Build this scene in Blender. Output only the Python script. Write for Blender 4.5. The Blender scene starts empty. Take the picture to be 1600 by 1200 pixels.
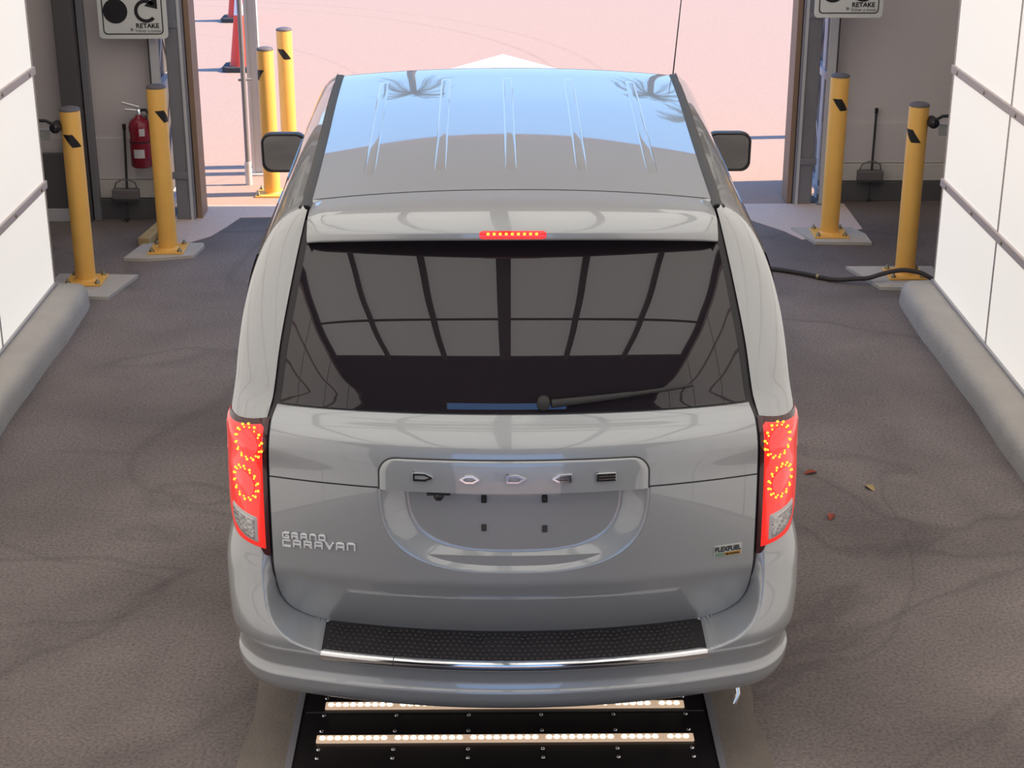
import bpy, bmesh, math, random
import numpy as np
from mathutils import Vector, Matrix

random.seed(7)
rng = np.random.default_rng(7)
SC = bpy.context.scene
COL = SC.collection

# ------------------------------------------------------------------ camera
FPX, CAMH, PITCH, YAW = 2600.0, 3.45, math.radians(21.32), math.radians(0.60)
cam_d = bpy.data.cameras.new('camera')
cam_d.sensor_width = 36.0
cam_d.lens = FPX / 1600.0 * 36.0
cam_d.clip_end = 500
cam = bpy.data.objects.new('camera', cam_d)
COL.objects.link(cam)
cam.location = (0, 0, CAMH)
cam.rotation_euler = (math.pi / 2 - PITCH, 0, -YAW)
SC.camera = cam

# ------------------------------------------------------------------ sky, sun, exposure
world = bpy.data.worlds.new('sky'); SC.world = world
world.use_nodes = True
wn = world.node_tree; wn.nodes.clear()
w_out = wn.nodes.new('ShaderNodeOutputWorld'); w_bg = wn.nodes.new('ShaderNodeBackground')
w_tc = wn.nodes.new('ShaderNodeTexCoord'); w_sep = wn.nodes.new('ShaderNodeSeparateXYZ'); w_r = wn.nodes.new('ShaderNodeValToRGB')
wn.links.new(w_tc.outputs['Generated'], w_sep.inputs[0]); wn.links.new(w_sep.outputs['Z'], w_r.inputs[0])
w_r.color_ramp.elements[0].position = 0.0; w_r.color_ramp.elements[0].color = (0.46, 0.70, 1.0, 1)
w_r.color_ramp.elements[1].position = 0.6; w_r.color_ramp.elements[1].color = (0.13, 0.33, 0.82, 1)
e = w_r.color_ramp.elements.new(0.22); e.color = (0.26, 0.54, 1.0, 1)
wn.links.new(w_r.outputs[0], w_bg.inputs[0]); wn.links.new(w_bg.outputs[0], w_out.inputs[0])
w_bg.inputs[1].default_value = 1.9

sun_d = bpy.data.lights.new('sun', 'SUN'); sun_d.energy = 9.0; sun_d.angle = math.radians(0.6); sun_d.color = (1.0, 0.80, 0.60)
sun = bpy.data.objects.new('sun', sun_d); COL.objects.link(sun)
sun.rotation_euler = Vector((-1.0, -0.078, -0.95)).to_track_quat('-Z', 'Y').to_euler()
sun.location = (12, 14, 12)

SC.view_settings.view_transform = 'Standard'; SC.view_settings.look = 'None'
SC.view_settings.exposure = 0.0; SC.view_settings.gamma = 1.0; SC.view_settings.use_curve_mapping = False

# ------------------------------------------------------------------ materials
MATS = {}
def srgb(r, g, b):
    f = lambda c: (c / 255 / 12.92) if c / 255 <= 0.04045 else ((c / 255 + 0.055) / 1.055) ** 2.4
    return (f(r), f(g), f(b), 1)
def mat(name, col, rough=0.6, metal=0.0, coat=0.0, emit=0.0, ecol=None, ior=1.5, noise=0.0, nscale=8.0, bump=0.0, bscale=60.0, alpha=1.0, trans=0.0, spec=0.5, coat_ior=1.5):
    m = bpy.data.materials.new(name); m.use_nodes = True
    nt = m.node_tree; b = nt.nodes['Principled BSDF']
    b.inputs['Base Color'].default_value = col
    b.inputs['Roughness'].default_value = rough; b.inputs['Metallic'].default_value = metal
    b.inputs['IOR'].default_value = ior; b.inputs['Coat Weight'].default_value = coat; b.inputs['Coat Roughness'].default_value = 0.02
    b.inputs['Coat IOR'].default_value = coat_ior
    b.inputs['Specular IOR Level'].default_value = spec
    b.inputs['Transmission Weight'].default_value = trans; b.inputs['Alpha'].default_value = alpha
    if emit:
        b.inputs['Emission Color'].default_value = ecol or col; b.inputs['Emission Strength'].default_value = emit
    tc = None
    if noise or bump:
        tc = nt.nodes.new('ShaderNodeTexCoord')
    if noise:
        n = nt.nodes.new('ShaderNodeTexNoise'); n.inputs['Scale'].default_value = nscale; n.inputs['Detail'].default_value = 6
        nt.links.new(tc.outputs['Object'], n.inputs['Vector'])
        mx = nt.nodes.new('ShaderNodeMix'); mx.data_type = 'RGBA'
        lo = [c * (1 - noise) for c in col[:3]] + [1]; hi = [min(1, c * (1 + noise)) for c in col[:3]] + [1]
        mx.inputs['A'].default_value = lo; mx.inputs['B'].default_value = hi
        nt.links.new(n.outputs[0], mx.inputs['Factor']); nt.links.new(mx.outputs['Result'], b.inputs['Base Color'])
    if bump:
        n2 = nt.nodes.new('ShaderNodeTexNoise'); n2.inputs['Scale'].default_value = bscale; n2.inputs['Detail'].default_value = 4
        nt.links.new(tc.outputs['Object'], n2.inputs['Vector'])
        bp = nt.nodes.new('ShaderNodeBump'); bp.inputs['Strength'].default_value = bump; bp.inputs['Distance'].default_value = 0.01
        nt.links.new(n2.outputs[0], bp.inputs['Height']); nt.links.new(bp.outputs[0], b.inputs['Normal'])
    MATS[name] = m
    return m

mat('paint', srgb(172, 174, 175), rough=0.36, metal=0.36, coat=1.0, noise=0.02, nscale=400, coat_ior=1.72)
mat('black_trim', (0.024, 0.021, 0.023, 1), rough=0.45)
mat('dark_trim', srgb(70, 68, 66), rough=0.6)
mat('tinted_glass', (0.024, 0.019, 0.023, 1), rough=0.0, ior=1.70, spec=0.5)
mat('chrome', (0.90, 0.90, 0.90, 1), rough=0.08, metal=1.0)
mat('letter_chrome', (0.97, 0.97, 0.96, 1), rough=0.22, metal=0.25)
mat('red_lens', (0.75, 0.02, 0.015, 1), rough=0.12, coat=0.6, emit=0.62, ecol=(1.0, 0.035, 0.025, 1))
mat('red_lens_core', (0.8, 0.03, 0.03, 1), rough=0.12, coat=0.6, emit=0.85, ecol=(1.0, 0.055, 0.05, 1))
mat('red_lens_clear', (0.8, 0.10, 0.10, 1), rough=0.1, coat=0.8, emit=0.25, ecol=(1.0, 0.1, 0.1, 1))
mat('amber_led', (1, 0.5, 0.05, 1), emit=2.2, ecol=(1.0, 0.42, 0.03, 1))
mat('reverse_lens', (0.62, 0.60, 0.60, 1), rough=0.12, metal=0.55, coat=1.0, bump=0.9, bscale=55)
mat('lens_bezel', (0.06, 0.008, 0.012, 1), rough=0.2, coat=0.5)
mat('tire', (0.02, 0.02, 0.02, 1), rough=0.85)
mat('alloy', (0.5, 0.5, 0.5, 1), rough=0.3, metal=1.0)
mat('step_rubber', (0.020, 0.017, 0.018, 1), rough=0.42)
mat('badge_green', srgb(120, 150, 130), rough=0.3); mat('badge_orange', srgb(205, 150, 60), rough=0.3); mat('badge_silver', srgb(200, 200, 190), rough=0.3)
mat('mirror_glass', (0.75, 0.78, 0.76, 1), rough=0.02, metal=1.0)
mat('bollard_yellow', srgb(250, 188, 92), rough=0.5, noise=0.10, nscale=9)
mat('bollard_cap', srgb(105, 100, 105), rough=0.6)
mat('tape_black', (0.015, 0.013, 0.015, 1), rough=0.5)
mat('steel', srgb(120, 118, 116), rough=0.5, metal=0.7, noise=0.15, nscale=14)
mat('bolt_steel', srgb(150, 140, 110), rough=0.4, metal=0.8)
mat('alu', srgb(176, 170, 166), rough=0.42, metal=0.35, noise=0.06, nscale=5)
mat('rail_alu', srgb(205, 190, 184), rough=0.6, metal=0.0, noise=0.08, nscale=6)
mat('light_panel', (0.62, 0.59, 0.55, 1), rough=0.5, emit=0.62, ecol=(1.0, 0.935, 0.855, 1))
mat('ceiling_panel', (0.80, 0.79, 0.76, 1), rough=0.5, emit=0.92, ecol=(1.0, 0.985, 0.95, 1))
mat('kerb_concrete', srgb(182, 174, 164), rough=0.9, noise=0.16, nscale=5, bump=0.5, bscale=55)
mat('pad_concrete', srgb(190, 182, 172), rough=0.9, noise=0.14, nscale=7, bump=0.4, bscale=60)
mat('strip_concrete', srgb(132, 122, 112), rough=0.9, noise=0.18, nscale=9, bump=0.4, bscale=70)
mat('apron_concrete', srgb(222, 200, 186), rough=0.9, noise=0.12, nscale=30, bump=0.5, bscale=120)
mat('wall_grey', srgb(220, 211, 206), rough=0.75, noise=0.06, nscale=1.6)
mat('wall_cream', srgb(214, 207, 196), rough=0.75, noise=0.06, nscale=2.5)
mat('dark_sheet', srgb(96, 92, 92), rough=0.7, noise=0.1, nscale=3)
mat('dark_cloth', (0.012, 0.010, 0.012, 1), rough=0.95)
mat('brown_sheet', srgb(150, 122, 100), rough=0.6, noise=0.12, nscale=4)
mat('grey_steel', srgb(140, 138, 142), rough=0.55, metal=0.2, noise=0.10, nscale=6)
mat('white_steel', srgb(205, 203, 204), rough=0.5, noise=0.05, nscale=6)
mat('sign_white', srgb(228, 228, 222), rough=0.5)
mat('sign_black', (0.016, 0.014, 0.017, 1), rough=0.6)
mat('sign_grey', srgb(150, 146, 146), rough=0.6)
mat('ext_red', srgb(135, 20, 42), rough=0.3, coat=0.3)
mat('label_white', srgb(205, 200, 198), rough=0.6)
mat('cone_orange', srgb(240, 70, 40), rough=0.5)
mat('cone_white', srgb(235, 230, 230), rough=0.5)
mat('rubber_dark', srgb(62, 62, 60), rough=0.8)
mat('cable_black', srgb(58, 52, 50), rough=0.6)
mat('plate_black', (0.016, 0.012, 0.014, 1), rough=0.38, noise=0.2, nscale=20)
mat('led_warm', (1, 0.9, 0.75, 1), emit=2.6, ecol=(1.0, 0.90, 0.74, 1))
mat('led_housing', srgb(215, 180, 150), rough=0.4, emit=0.45, ecol=(1.0, 0.72, 0.50, 1))
mat('paint_white', srgb(190, 178, 172), rough=0.8, noise=0.05, nscale=10)
mat('clear_plastic', (0.75, 0.77, 0.72, 1), rough=0.15, trans=0.7, ior=1.35)
mat('dustpan_grey', srgb(112, 106, 104), rough=0.6)
mat('wood', srgb(186, 160, 110), rough=0.8, noise=0.2, nscale=12)
mat('bark', srgb(110, 90, 72), rough=0.9, noise=0.3, nscale=6)
mat('frond', srgb(78, 84, 44), rough=0.7, noise=0.3, nscale=3)
mat('leaf_litter', srgb(150, 70, 50), rough=0.8)
mat('green_tag', (0.03, 0.6, 0.05, 1), rough=0.5)

def asphalt():
    m = bpy.data.materials.new('asphalt'); m.use_nodes = True; MATS['asphalt'] = m
    nt = m.node_tree; b = nt.nodes['Principled BSDF']; L = nt.links.new
    tc = nt.nodes.new('ShaderNodeTexCoord')
    def noise(sc, det, dist=0.0, mp=None):
        n = nt.nodes.new('ShaderNodeTexNoise'); n.inputs['Scale'].default_value = sc; n.inputs['Detail'].default_value = det
        n.inputs['Distortion'].default_value = dist
        if mp:
            q = nt.nodes.new('ShaderNodeMapping'); q.inputs['Scale'].default_value = mp; q.inputs['Location'].default_value = (3.7, 1.3, 0)
            L(tc.outputs['Object'], q.inputs[0]); L(q.outputs[0], n.inputs['Vector'])
        else:
            L(tc.outputs['Object'], n.inputs['Vector'])
        return n.outputs[0]
    def ramp(src, pts):
        r = nt.nodes.new('ShaderNodeValToRGB'); els = r.color_ramp.elements
        els[0].position, els[0].color = pts[0][0], (pts[0][1],) * 3 + (1,)
        els[1].position, els[1].color = pts[-1][0], (pts[-1][1],) * 3 + (1,)
        for p, v in pts[1:-1]:
            q = els.new(p); q.color = (v, v, v, 1)
        L(src, r.inputs[0]); return r.outputs[0]
    def mul(a, c):
        q = nt.nodes.new('ShaderNodeMix'); q.data_type = 'RGBA'; q.blend_type = 'MULTIPLY'; q.inputs['Factor'].default_value = 1
        L(a, q.inputs['A']); L(c, q.inputs['B']); return q.outputs['Result']
    base = nt.nodes.new('ShaderNodeMix'); base.data_type = 'RGBA'
    base.inputs['A'].default_value = srgb(103, 93, 89); base.inputs['B'].default_value = srgb(139, 127, 121)
    L(ramp(noise(0.55, 5, 0.6), [(0.32, 0.0), (0.68, 1.0)]), base.inputs['Factor'])
    c = base.outputs['Result']
    # tide lines left by drying puddles
    c = mul(c, ramp(noise(0.42, 3, 0.9, (1, 0.8, 1)), [(0.0, 1), (0.485, 1.0), (0.50, 0.84), (0.512, 1.0), (1, 1)]))
    c = mul(c, ramp(noise(0.30, 4, 1.3, (1.2, 1, 1)), [(0.0, 1), (0.535, 1.0), (0.55, 0.80), (0.57, 1.04), (1, 1.04)]))
    c = mul(c, ramp(noise(2.2, 7, 0.4, (0.9, 1.2, 1)), [(0.30, 0.90), (0.65, 1.06)]))
    c = mul(c, ramp(noise(70, 5), [(0.28, 0.62), (0.5, 1.0), (0.76, 1.35)]))
    L(c, b.inputs['Base Color']); b.inputs['Roughness'].default_value = 0.85
    bp = nt.nodes.new('ShaderNodeBump'); bp.inputs['Strength'].default_value = 0.5; bp.inputs['Distance'].default_value = 0.006
    L(noise(140, 4), bp.inputs['Height']); L(bp.outputs[0], b.inputs['Normal'])
asphalt()

def yard():
    m = bpy.data.materials.new('yard_concrete'); m.use_nodes = True; MATS['yard_concrete'] = m
    nt = m.node_tree; b = nt.nodes['Principled BSDF']; L = nt.links.new
    tc = nt.nodes.new('ShaderNodeTexCoord')
    n = nt.nodes.new('ShaderNodeTexNoise'); n.inputs['Scale'].default_value = 45; n.inputs['Detail'].default_value = 5
    L(tc.outputs['Object'], n.inputs['Vector'])
    mx = nt.nodes.new('ShaderNodeMix'); mx.data_type = 'RGBA'
    mx.inputs['A'].default_value = (0.37, 0.258, 0.205, 1); mx.inputs['B'].default_value = (0.48, 0.34, 0.27, 1)
    L(n.outputs[0], mx.inputs['Factor'])
    col = mx.outputs['Result']
    # tyre arcs: thin rings about points to the left
    sep = nt.nodes.new('ShaderNodeSeparateXYZ'); L(tc.outputs['Object'], sep.inputs[0])
    n2 = nt.nodes.new('ShaderNodeTexNoise'); n2.inputs['Scale'].default_value = 6; L(tc.outputs['Object'], n2.inputs['Vector'])
    for (cx, cy, r, w, s) in ((-5.0, 17.5, 5.75, 0.035, 0.82), (-5.0, 17.5, 6.25, 0.04, 0.86), (-6.2, 16.6, 4.95, 0.03, 0.86)):
        vm = nt.nodes.new('ShaderNodeVectorMath'); vm.operation = 'DISTANCE'; L(tc.outputs['Object'], vm.inputs[0]); vm.inputs[1].default_value = (cx, cy, 0)
        a = nt.nodes.new('ShaderNodeMath'); a.operation = 'SUBTRACT'; L(vm.outputs['Value'], a.inputs[0]); a.inputs[1].default_value = r
        ab = nt.nodes.new('ShaderNodeMath'); ab.operation = 'ABSOLUTE'; L(a.outputs[0], ab.inputs[0])
        mr = nt.nodes.new('ShaderNodeMapRange'); mr.inputs['From Min'].default_value = w * 0.4; mr.inputs['From Max'].default_value = w
        mr.inputs['To Min'].default_value = s; mr.inputs['To Max'].default_value = 1.0; L(ab.outputs[0], mr.inputs['Value'])
        q = nt.nodes.new('ShaderNodeMix'); q.data_type = 'RGBA'; q.blend_type = 'MULTIPLY'; L(n2.outputs[0], q.inputs['Factor'])
        L(col, q.inputs['A']); L(mr.outputs[0], q.inputs['B']); col = q.outputs['Result']
    L(col, b.inputs['Base Color']); b.inputs['Roughness'].default_value = 0.9; b.inputs['Specular IOR Level'].default_value = 0.2
yard()

# ------------------------------------------------------------------ helpers
def origin_of(p):
    v = Vector((0, 0, 0))
    while p is not None:
        v = v + p.location; p = p.parent
    return v
def link_mesh(name, me, m, parent=None, loc=None):
    o = bpy.data.objects.new(name, me); COL.objects.link(o)
    if m is not None and not me.materials:
        me.materials.append(MATS[m])
    if parent is not None:
        o.parent = parent
    if loc is not None:
        o.location = loc
    return o
def tag(o, label=None, cat=None, group=None, kind=None):
    if label: o['label'] = label
    if cat: o['category'] = cat
    if group: o['group'] = group
    if kind: o['kind'] = kind
    return o
def thing(name, loc, label, cat, group=None):
    o = bpy.data.objects.new(name, None); COL.objects.link(o); o.location = loc; o.empty_display_size = 0.1
    return tag(o, label, cat, group)
class MB:
    """collects world-space geometry for one mesh"""
    def __init__(s): s.v, s.f, s.sm = [], [], []
    def add(s, vs, fs, smooth=False):
        n = len(s.v); s.v += [tuple(p) for p in vs]; s.f += [tuple(i + n for i in f) for f in fs]; s.sm += [smooth] * len(fs)
        return s
    def box(s, x0, x1, y0, y1, z0, z1):
        vs = [(x, y, z) for x in (x0, x1) for y in (y0, y1) for z in (z0, z1)]
        return s.add(vs, [(0, 1, 3, 2), (4, 6, 7, 5), (0, 4, 5, 1), (2, 3, 7, 6), (0, 2, 6, 4), (1, 5, 7, 3)])
    def beam(s, a, b, w, h, up=(0, 0, 1)):
        a, b = Vector(a), Vector(b); d = (b - a).normalized(); u = Vector(up); r = d.cross(u)
        if r.length < 1e-4: r = d.cross(Vector((1, 0, 0)))
        r.normalize(); u = r.cross(d).normalized()
        vs = [p + r * (sx * w / 2) + u * (sz * h / 2) for p in (a, b) for sx in (-1, 1) for sz in (-1, 1)]
        return s.add(vs, [(0, 1, 3, 2), (4, 6, 7, 5), (0, 4, 5, 1), (2, 3, 7, 6), (0, 2, 6, 4), (1, 5, 7, 3)])
    def tube(s, path, r, n=12, caps=True):
        path = [Vector(p) for p in path]; rs = r if hasattr(r, '__len__') else [r] * len(path)
        rings = []; prev = None
        for i, p in enumerate(path):
            d = (path[min(i + 1, len(path) - 1)] - path[max(i - 1, 0)]).normalized()
            if prev is None:
                u = d.cross(Vector((0, 0, 1)))
                if u.length < 1e-3: u = d.cross(Vector((1, 0, 0)))
            else:
                u = prev - d * prev.dot(d)
            u.normalize(); prev = u; w = d.cross(u)
            rings.append([p + (u * math.cos(2 * math.pi * k / n) + w * math.sin(2 * math.pi * k / n)) * rs[i] for k in range(n)])
        vs = [q for ring in rings for q in ring]; fs = []
        for i in range(len(path) - 1):
            for k in range(n):
                fs.append((i * n + k, i * n + (k + 1) % n, (i + 1) * n + (k + 1) % n, (i + 1) * n + k))
        s.add(vs, fs, True)
        if caps:
            s.add(rings[0], [tuple(reversed(range(n)))]); s.add(rings[-1], [tuple(range(n))])
        return s
    def lathe(s, c, prof, n=28, axis='z'):
        c = Vector(c); vs = []
        for (r, h) in prof:
            for k in range(n):
                a = 2 * math.pi * k / n; x, y = r * math.cos(a), r * math.sin(a)
                vs.append(c + (Vector((x, y, h)) if axis == 'z' else Vector((x, h, y)) if axis == 'y' else Vector((h, x, y))))
        fs = []
        for i in range(len(prof) - 1):
            for k in range(n):
                fs.append((i * n + k, i * n + (k + 1) % n, (i + 1) * n + (k + 1) % n, (i + 1) * n + k))
        return s.add(vs, fs, True)
    def grid(s, P, thick=None, closed=False):
        """P (nr, nc, 3); thick: vector added to make a rim behind the free edges"""
        P = np.asarray(P, float); nr, nc = P.shape[:2]
        fs = [(i * nc + j, i * nc + j + 1, (i + 1) * nc + j + 1, (i + 1) * nc + j) for i in range(nr - 1) for j in range(nc - 1)]
        s.add(P.reshape(-1, 3), fs, True)
        if thick is not None:
            T = np.asarray(thick, float)
            loop = [P[0, j] for j in range(nc)] + [P[i, nc - 1] for i in range(1, nr)] + [P[nr - 1, j] for j in range(nc - 2, -1, -1)] + [P[i, 0] for i in range(nr - 2, 0, -1)]
            n = len(loop); vs = loop + [p + T for p in loop]
            s.add(vs, [(k, n + k, n + (k + 1) % n, (k + 1) % n) for k in range(n)], False)
        return s
    def prism(s, poly, axis, a, b):
        """poly of 2D points extruded along axis from a to b"""
        def p3(q, h):
            return (q[0], q[1], h) if axis == 'z' else (q[0], h, q[1]) if axis == 'y' else (h, q[0], q[1])
        n = len(poly); vs = [p3(q, a) for q in poly] + [p3(q, b) for q in poly]
        return s.add(vs, [tuple(range(n)), tuple(range(2 * n - 1, n - 1, -1))] + [(k, n + k, n + (k + 1) % n, (k + 1) % n) for k in range(n)])
    def build(s, name, m, parent=None, bevel=0.0, fix=True):
        o0 = origin_of(parent)
        me = bpy.data.meshes.new(name)
        me.from_pydata([tuple(Vector(p) - o0) for p in s.v], [], s.f)
        if fix or bevel:
            bm = bmesh.new(); bm.from_mesh(me)
            for i, f in enumerate(bm.faces): f.smooth = s.sm[i] if i < len(s.sm) else False
            if bevel:
                bmesh.ops.remove_doubles(bm, verts=bm.verts, dist=1e-5)
                bmesh.ops.recalc_face_normals(bm, faces=bm.faces)
                bmesh.ops.bevel(bm, geom=list(bm.edges), offset=bevel, segments=2, affect='EDGES', profile=0.5, clamp_overlap=True)
            else:
                bmesh.ops.recalc_face_normals(bm, faces=bm.faces)
            bm.to_mesh(me); bm.free()
        me.update()
        return link_mesh(name, me, m, parent)
def box(name, m, x0, x1, y0, y1, z0, z1, parent=None, bevel=0.0):
    return MB().box(x0, x1, y0, y1, z0, z1).build(name, m, parent, bevel)
def struct(o):
    o['kind'] = 'structure'; return o
def copy_part(src, parent, loc):
    c = src.copy(); COL.objects.link(c); c.parent = parent; c.location = loc; return c
def rounded_rect(x0, x1, z0, z1, r, n=6):
    pts = []
    for (cx, cz, a0) in ((x1 - r, z1 - r, 0), (x0 + r, z1 - r, 90), (x0 + r, z0 + r, 180), (x1 - r, z0 + r, 270)):
        for k in range(n + 1):
            a = math.radians(a0 + 90 * k / n); pts.append((cx + r * math.cos(a), cz + r * math.sin(a)))
    return pts
def pchip(xs, ys):
    xs, ys = np.asarray(xs, float), np.asarray(ys, float); h = np.diff(xs); d = np.diff(ys) / h
    m = np.zeros(len(xs)); m[0], m[-1] = d[0], d[-1]
    for i in range(1, len(xs) - 1):
        m[i] = 0 if d[i - 1] * d[i] <= 0 else 2 * d[i - 1] * d[i] / (d[i - 1] + d[i])
    def f(x):
        x = np.clip(np.asarray(x, float), xs[0], xs[-1]); i = np.clip(np.searchsorted(xs, x) - 1, 0, len(h) - 1)
        t = (x - xs[i]) / h[i]
        return ys[i] * (1 + 2 * t) * (1 - t) ** 2 + m[i] * h[i] * t * (1 - t) ** 2 + ys[i + 1] * t * t * (3 - 2 * t) + m[i + 1] * h[i] * t * t * (t - 1)
    return f
def text_mesh(body, size, bold=0.0, extrude=0.002):
    cu = bpy.data.curves.new('lettering', 'FONT'); cu.body = body; cu.size = size; cu.extrude = extrude; cu.offset = bold
    cu.align_x = 'LEFT'; cu.resolution_u = 3
    o = bpy.data.objects.new('lettering', cu); COL.objects.link(o)
    bpy.context.view_layer.update()
    me = bpy.data.meshes.new_from_object(o.evaluated_get(bpy.context.evaluated_depsgraph_get()))
    bpy.data.objects.remove(o); bpy.data.curves.remove(cu)
    return me

# ------------------------------------------------------------------ ground and floor
g = struct(MB().box(-90, 90, -60, 160, -0.30, -0.012).build('ground', 'yard_concrete'))
tag(g, 'pink sunlit concrete yard beyond the open end of the tunnel')
XW = 2.85                                           # tunnel wall planes
fl = struct(MB().box(-4.3, 4.3, -1.5, 12.55, -0.2, 0.0).build('floor', 'asphalt'))
tag(fl, 'worn dark grey asphalt lane through the tunnel')
for sx_, nm_ in ((-1, 'left'), (1, 'right')):
    tag(struct(MB().box(*sorted((sx_ * 2.46, sx_ * 4.22)), 12.55, 13.05, -0.2, 0.0).build('floor_pocket_' + nm_, 'asphalt')), 'dark floor in the pocket at the %s end wall' % nm_)
# paler threshold slab in the doorway with a ragged near edge
def apron(name, edge, yfar):
    poly = [(-2.45, yfar), (2.75, yfar)] + edge
    return tag(struct(MB().prism(poly, 'z', -0.15, 0.004).build(name, 'apron_concrete')), 'pale broom finished concrete threshold in the doorway')
apron('floor_threshold', [(2.75, 12.0), (2.25, 11.72), (2.15, 11.95), (1.98, 12.2), (1.86, 12.42), (1.1, 12.46), (0.3, 12.40), (-0.6, 12.45), (-1.4, 12.38), (-1.95, 12.36), (-2.02, 12.1), (-2.10, 11.85), (-2.22, 11.70), (-2.45, 11.62)], 12.72)

# ------------------------------------------------------------------ tunnel walls of light panels
Y_END, PL, ROWS = 10.30, 1.22, [0.13, 0.80, 1.52, 2.24, 2.96, 3.68, 4.40]
def light_wall(name, sx, lab):
    xw = sx * XW
    w = struct(MB().box(min(xw + sx * 0.05, xw + sx * 0.10), max(xw + sx * 0.05, xw + sx * 0.10), -0.7, Y_END, 0.10, 4.55).build(name, 'dark_sheet'))
    tag(w, lab)
    first = {}
    for r in range(6):
        for c in range(9):
            y1 = Y_END - 0.015 - c * PL; y0 = y1 - PL + 0.018; z0, z1 = ROWS[r] + 0.022, ROWS[r + 1] - 0.022
            key = (r in (0,), )
            x0, x1 = sorted((xw, xw + sx * 0.04))
            if key not in first:
                first[key] = MB().box(x0, x1, y0, y1, z0, z1).build('panel', 'light_panel', w, 0.003); first[key]['z'] = z0; first[key]['y'] = y0
            else:
                o = copy_part(first[key], w, (0, y0 - first[key]['y'], z0 - first[key]['z']))
    for o in first.values():
        del o['z']; del o['y']
    for z in ROWS:
        x0, x1 = sorted((xw - sx * 0.018, xw + sx * 0.045))
        MB().box(x0, x1, -0.7, Y_END, z - 0.025, z + 0.025).build('rail', 'rail_alu' if z > 0.2 else 'alu', w, 0.004)
    for c in range(0, 10):
        y = Y_END - 0.008 - c * PL; x0, x1 = sorted((xw - sx * 0.004, xw + sx * 0.045))
        MB().box(x0, x1, y - 0.009 - (0.006 if c == 0 else 0), y + 0.009, ROWS[0] + .026, 4.40).build('joint_strip', 'alu', w)
    # screws on the two low rails
    sc = None
    for z in ROWS[1:3]:
        for c in range(0, 6):
            for k in (0.15, 0.75):
                y = Y_END - c * PL - k
                if sc is None:
                    sc = MB().lathe((xw - sx * 0.018, y, z), [(0.0, -sx * .006), (0.010, -sx * .005), (0.013, 0)], 8, 'x').build('screw', 'bolt_steel', w); y0, z0 = y, z
                else:
                    copy_part(sc, w, (0, y - y0, z - z0))
    return w
light_wall('wall_left', -1, 'left tunnel wall of glowing white panels in aluminium rails')
light_wall('wall_right', 1, 'right tunnel wall of glowing white panels in aluminium rails')

# ceiling of lit panels between ribs
CZ = 4.60
ceil = struct(MB().box(-4.3, 4.3, -0.7, 13.09, 4.78, 4.9).build('ceiling', 'dark_sheet')); tag(ceil, 'tunnel ceiling of white light panels between grey ribs')
CY0, CY1 = 1.62, 10.28
ribs_x = [-2.80, -1.68, -0.84, 0, 0.84, 1.68, 2.80]
cy = [CY0, 2.62, 5.2, 7.8, CY1]
for i in range(6):
    for j in range(4):
        MB().box(ribs_x[i] + 0.03, ribs_x[i + 1] - 0.03, cy[j] + 0.02, cy[j + 1] - 0.02, CZ, CZ + 0.05).build('panel', 'ceiling_panel', ceil)
for i, x in enumerate(ribs_x):
    w = 0.075 if i == 3 else 0.035
    MB().box(x - w, x + w, CY0 - 0.05, CY1 + 0.05, CZ - 0.05, CZ + 0.18).build('rib', 'dark_sheet', ceil)
for y in cy:
    MB().box(-2.85, 2.85, y - 0.018, y + 0.018, CZ - 0.012, CZ + 0.18).build('cross_rib', 'dark_sheet', ceil)
MB().box(-2.85, 2.85, -0.6, CY0 - 0.06, CZ - 0.02, CZ + 0.16).build('dark_soffit', 'dark_cloth', ceil)
MB().box(-4.2, 4.2, CY1 + 0.06, 13.0, CZ + 0.06, CZ + 0.16).build('grey_soffit', 'wall_grey', ceil)
for xa_, xb_ in ((-4.1, -2.9), (-2.8, -1.6), (1.6, 2.8), (2.9, 4.1)):  # unseen glowing fill panels, added before the doorway to brighten the end walls
    MB().box(xa_, xb_, 10.42, 11.80, CZ, CZ + 0.05).build('panel', 'ceiling_panel', ceil)
# entry end behind the camera: dark curtain walls and an open middle
b1 = struct(MB().box(-4.3, -1.15, -0.85, -0.72, 0, 4.78).build('wall_entry_left', 'dark_cloth')); tag(b1, 'black curtain wall beside the entry')
b2 = struct(MB().box(1.15, 4.3, -0.85, -0.72, 0, 4.78).build('wall_entry_right', 'dark_cloth')); tag(b2, 'black curtain wall beside the entry')
# outer cladding
oc = struct(MB().box(4.22, 4.30, -0.7, 13.09, -0.01, 4.78).build('wall_outer_right', 'wall_grey')); tag(oc, 'outer cladding on the sunny side')
oc = struct(MB().box(-4.30, -4.22, -0.7, 13.09, -0.01, 4.78).build('wall_outer_left', 'wall_grey')); tag(oc, 'outer cladding on the shaded side')

# ------------------------------------------------------------------ far end wall with the doorway
def end_wall(name, sx, yw, xin, lab):
    x0, x1 = sorted((sx * xin, sx * 4.22))
    w = struct(MB().box(x0, x1, yw, yw + 0.12, 0.0, 4.62).build(name, 'wall_grey')); tag(w, lab)
    MB().box(x0, x1, yw - 0.02, yw, 0.30, 0.62).build('lower_board', 'wall_grey', w, 0.004)
    MB().box(x0, x1, yw - 0.035, yw, 0.16, 0.295).build('skirting', 'wall_cream', w, 0.004)
    MB().box(x0, x1, yw - 0.05, yw, 0.0, 0.155).build('plinth', 'dark_sheet', w, 0.004)
    return w
wl = end_wall('wall_end_left', -1, 12.40, 2.52, 'shaded grey end wall left of the doorway')
wr = end_wall('wall_end_right', 1, 12.86, 2.56, 'shaded grey end wall right of the doorway')
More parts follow.
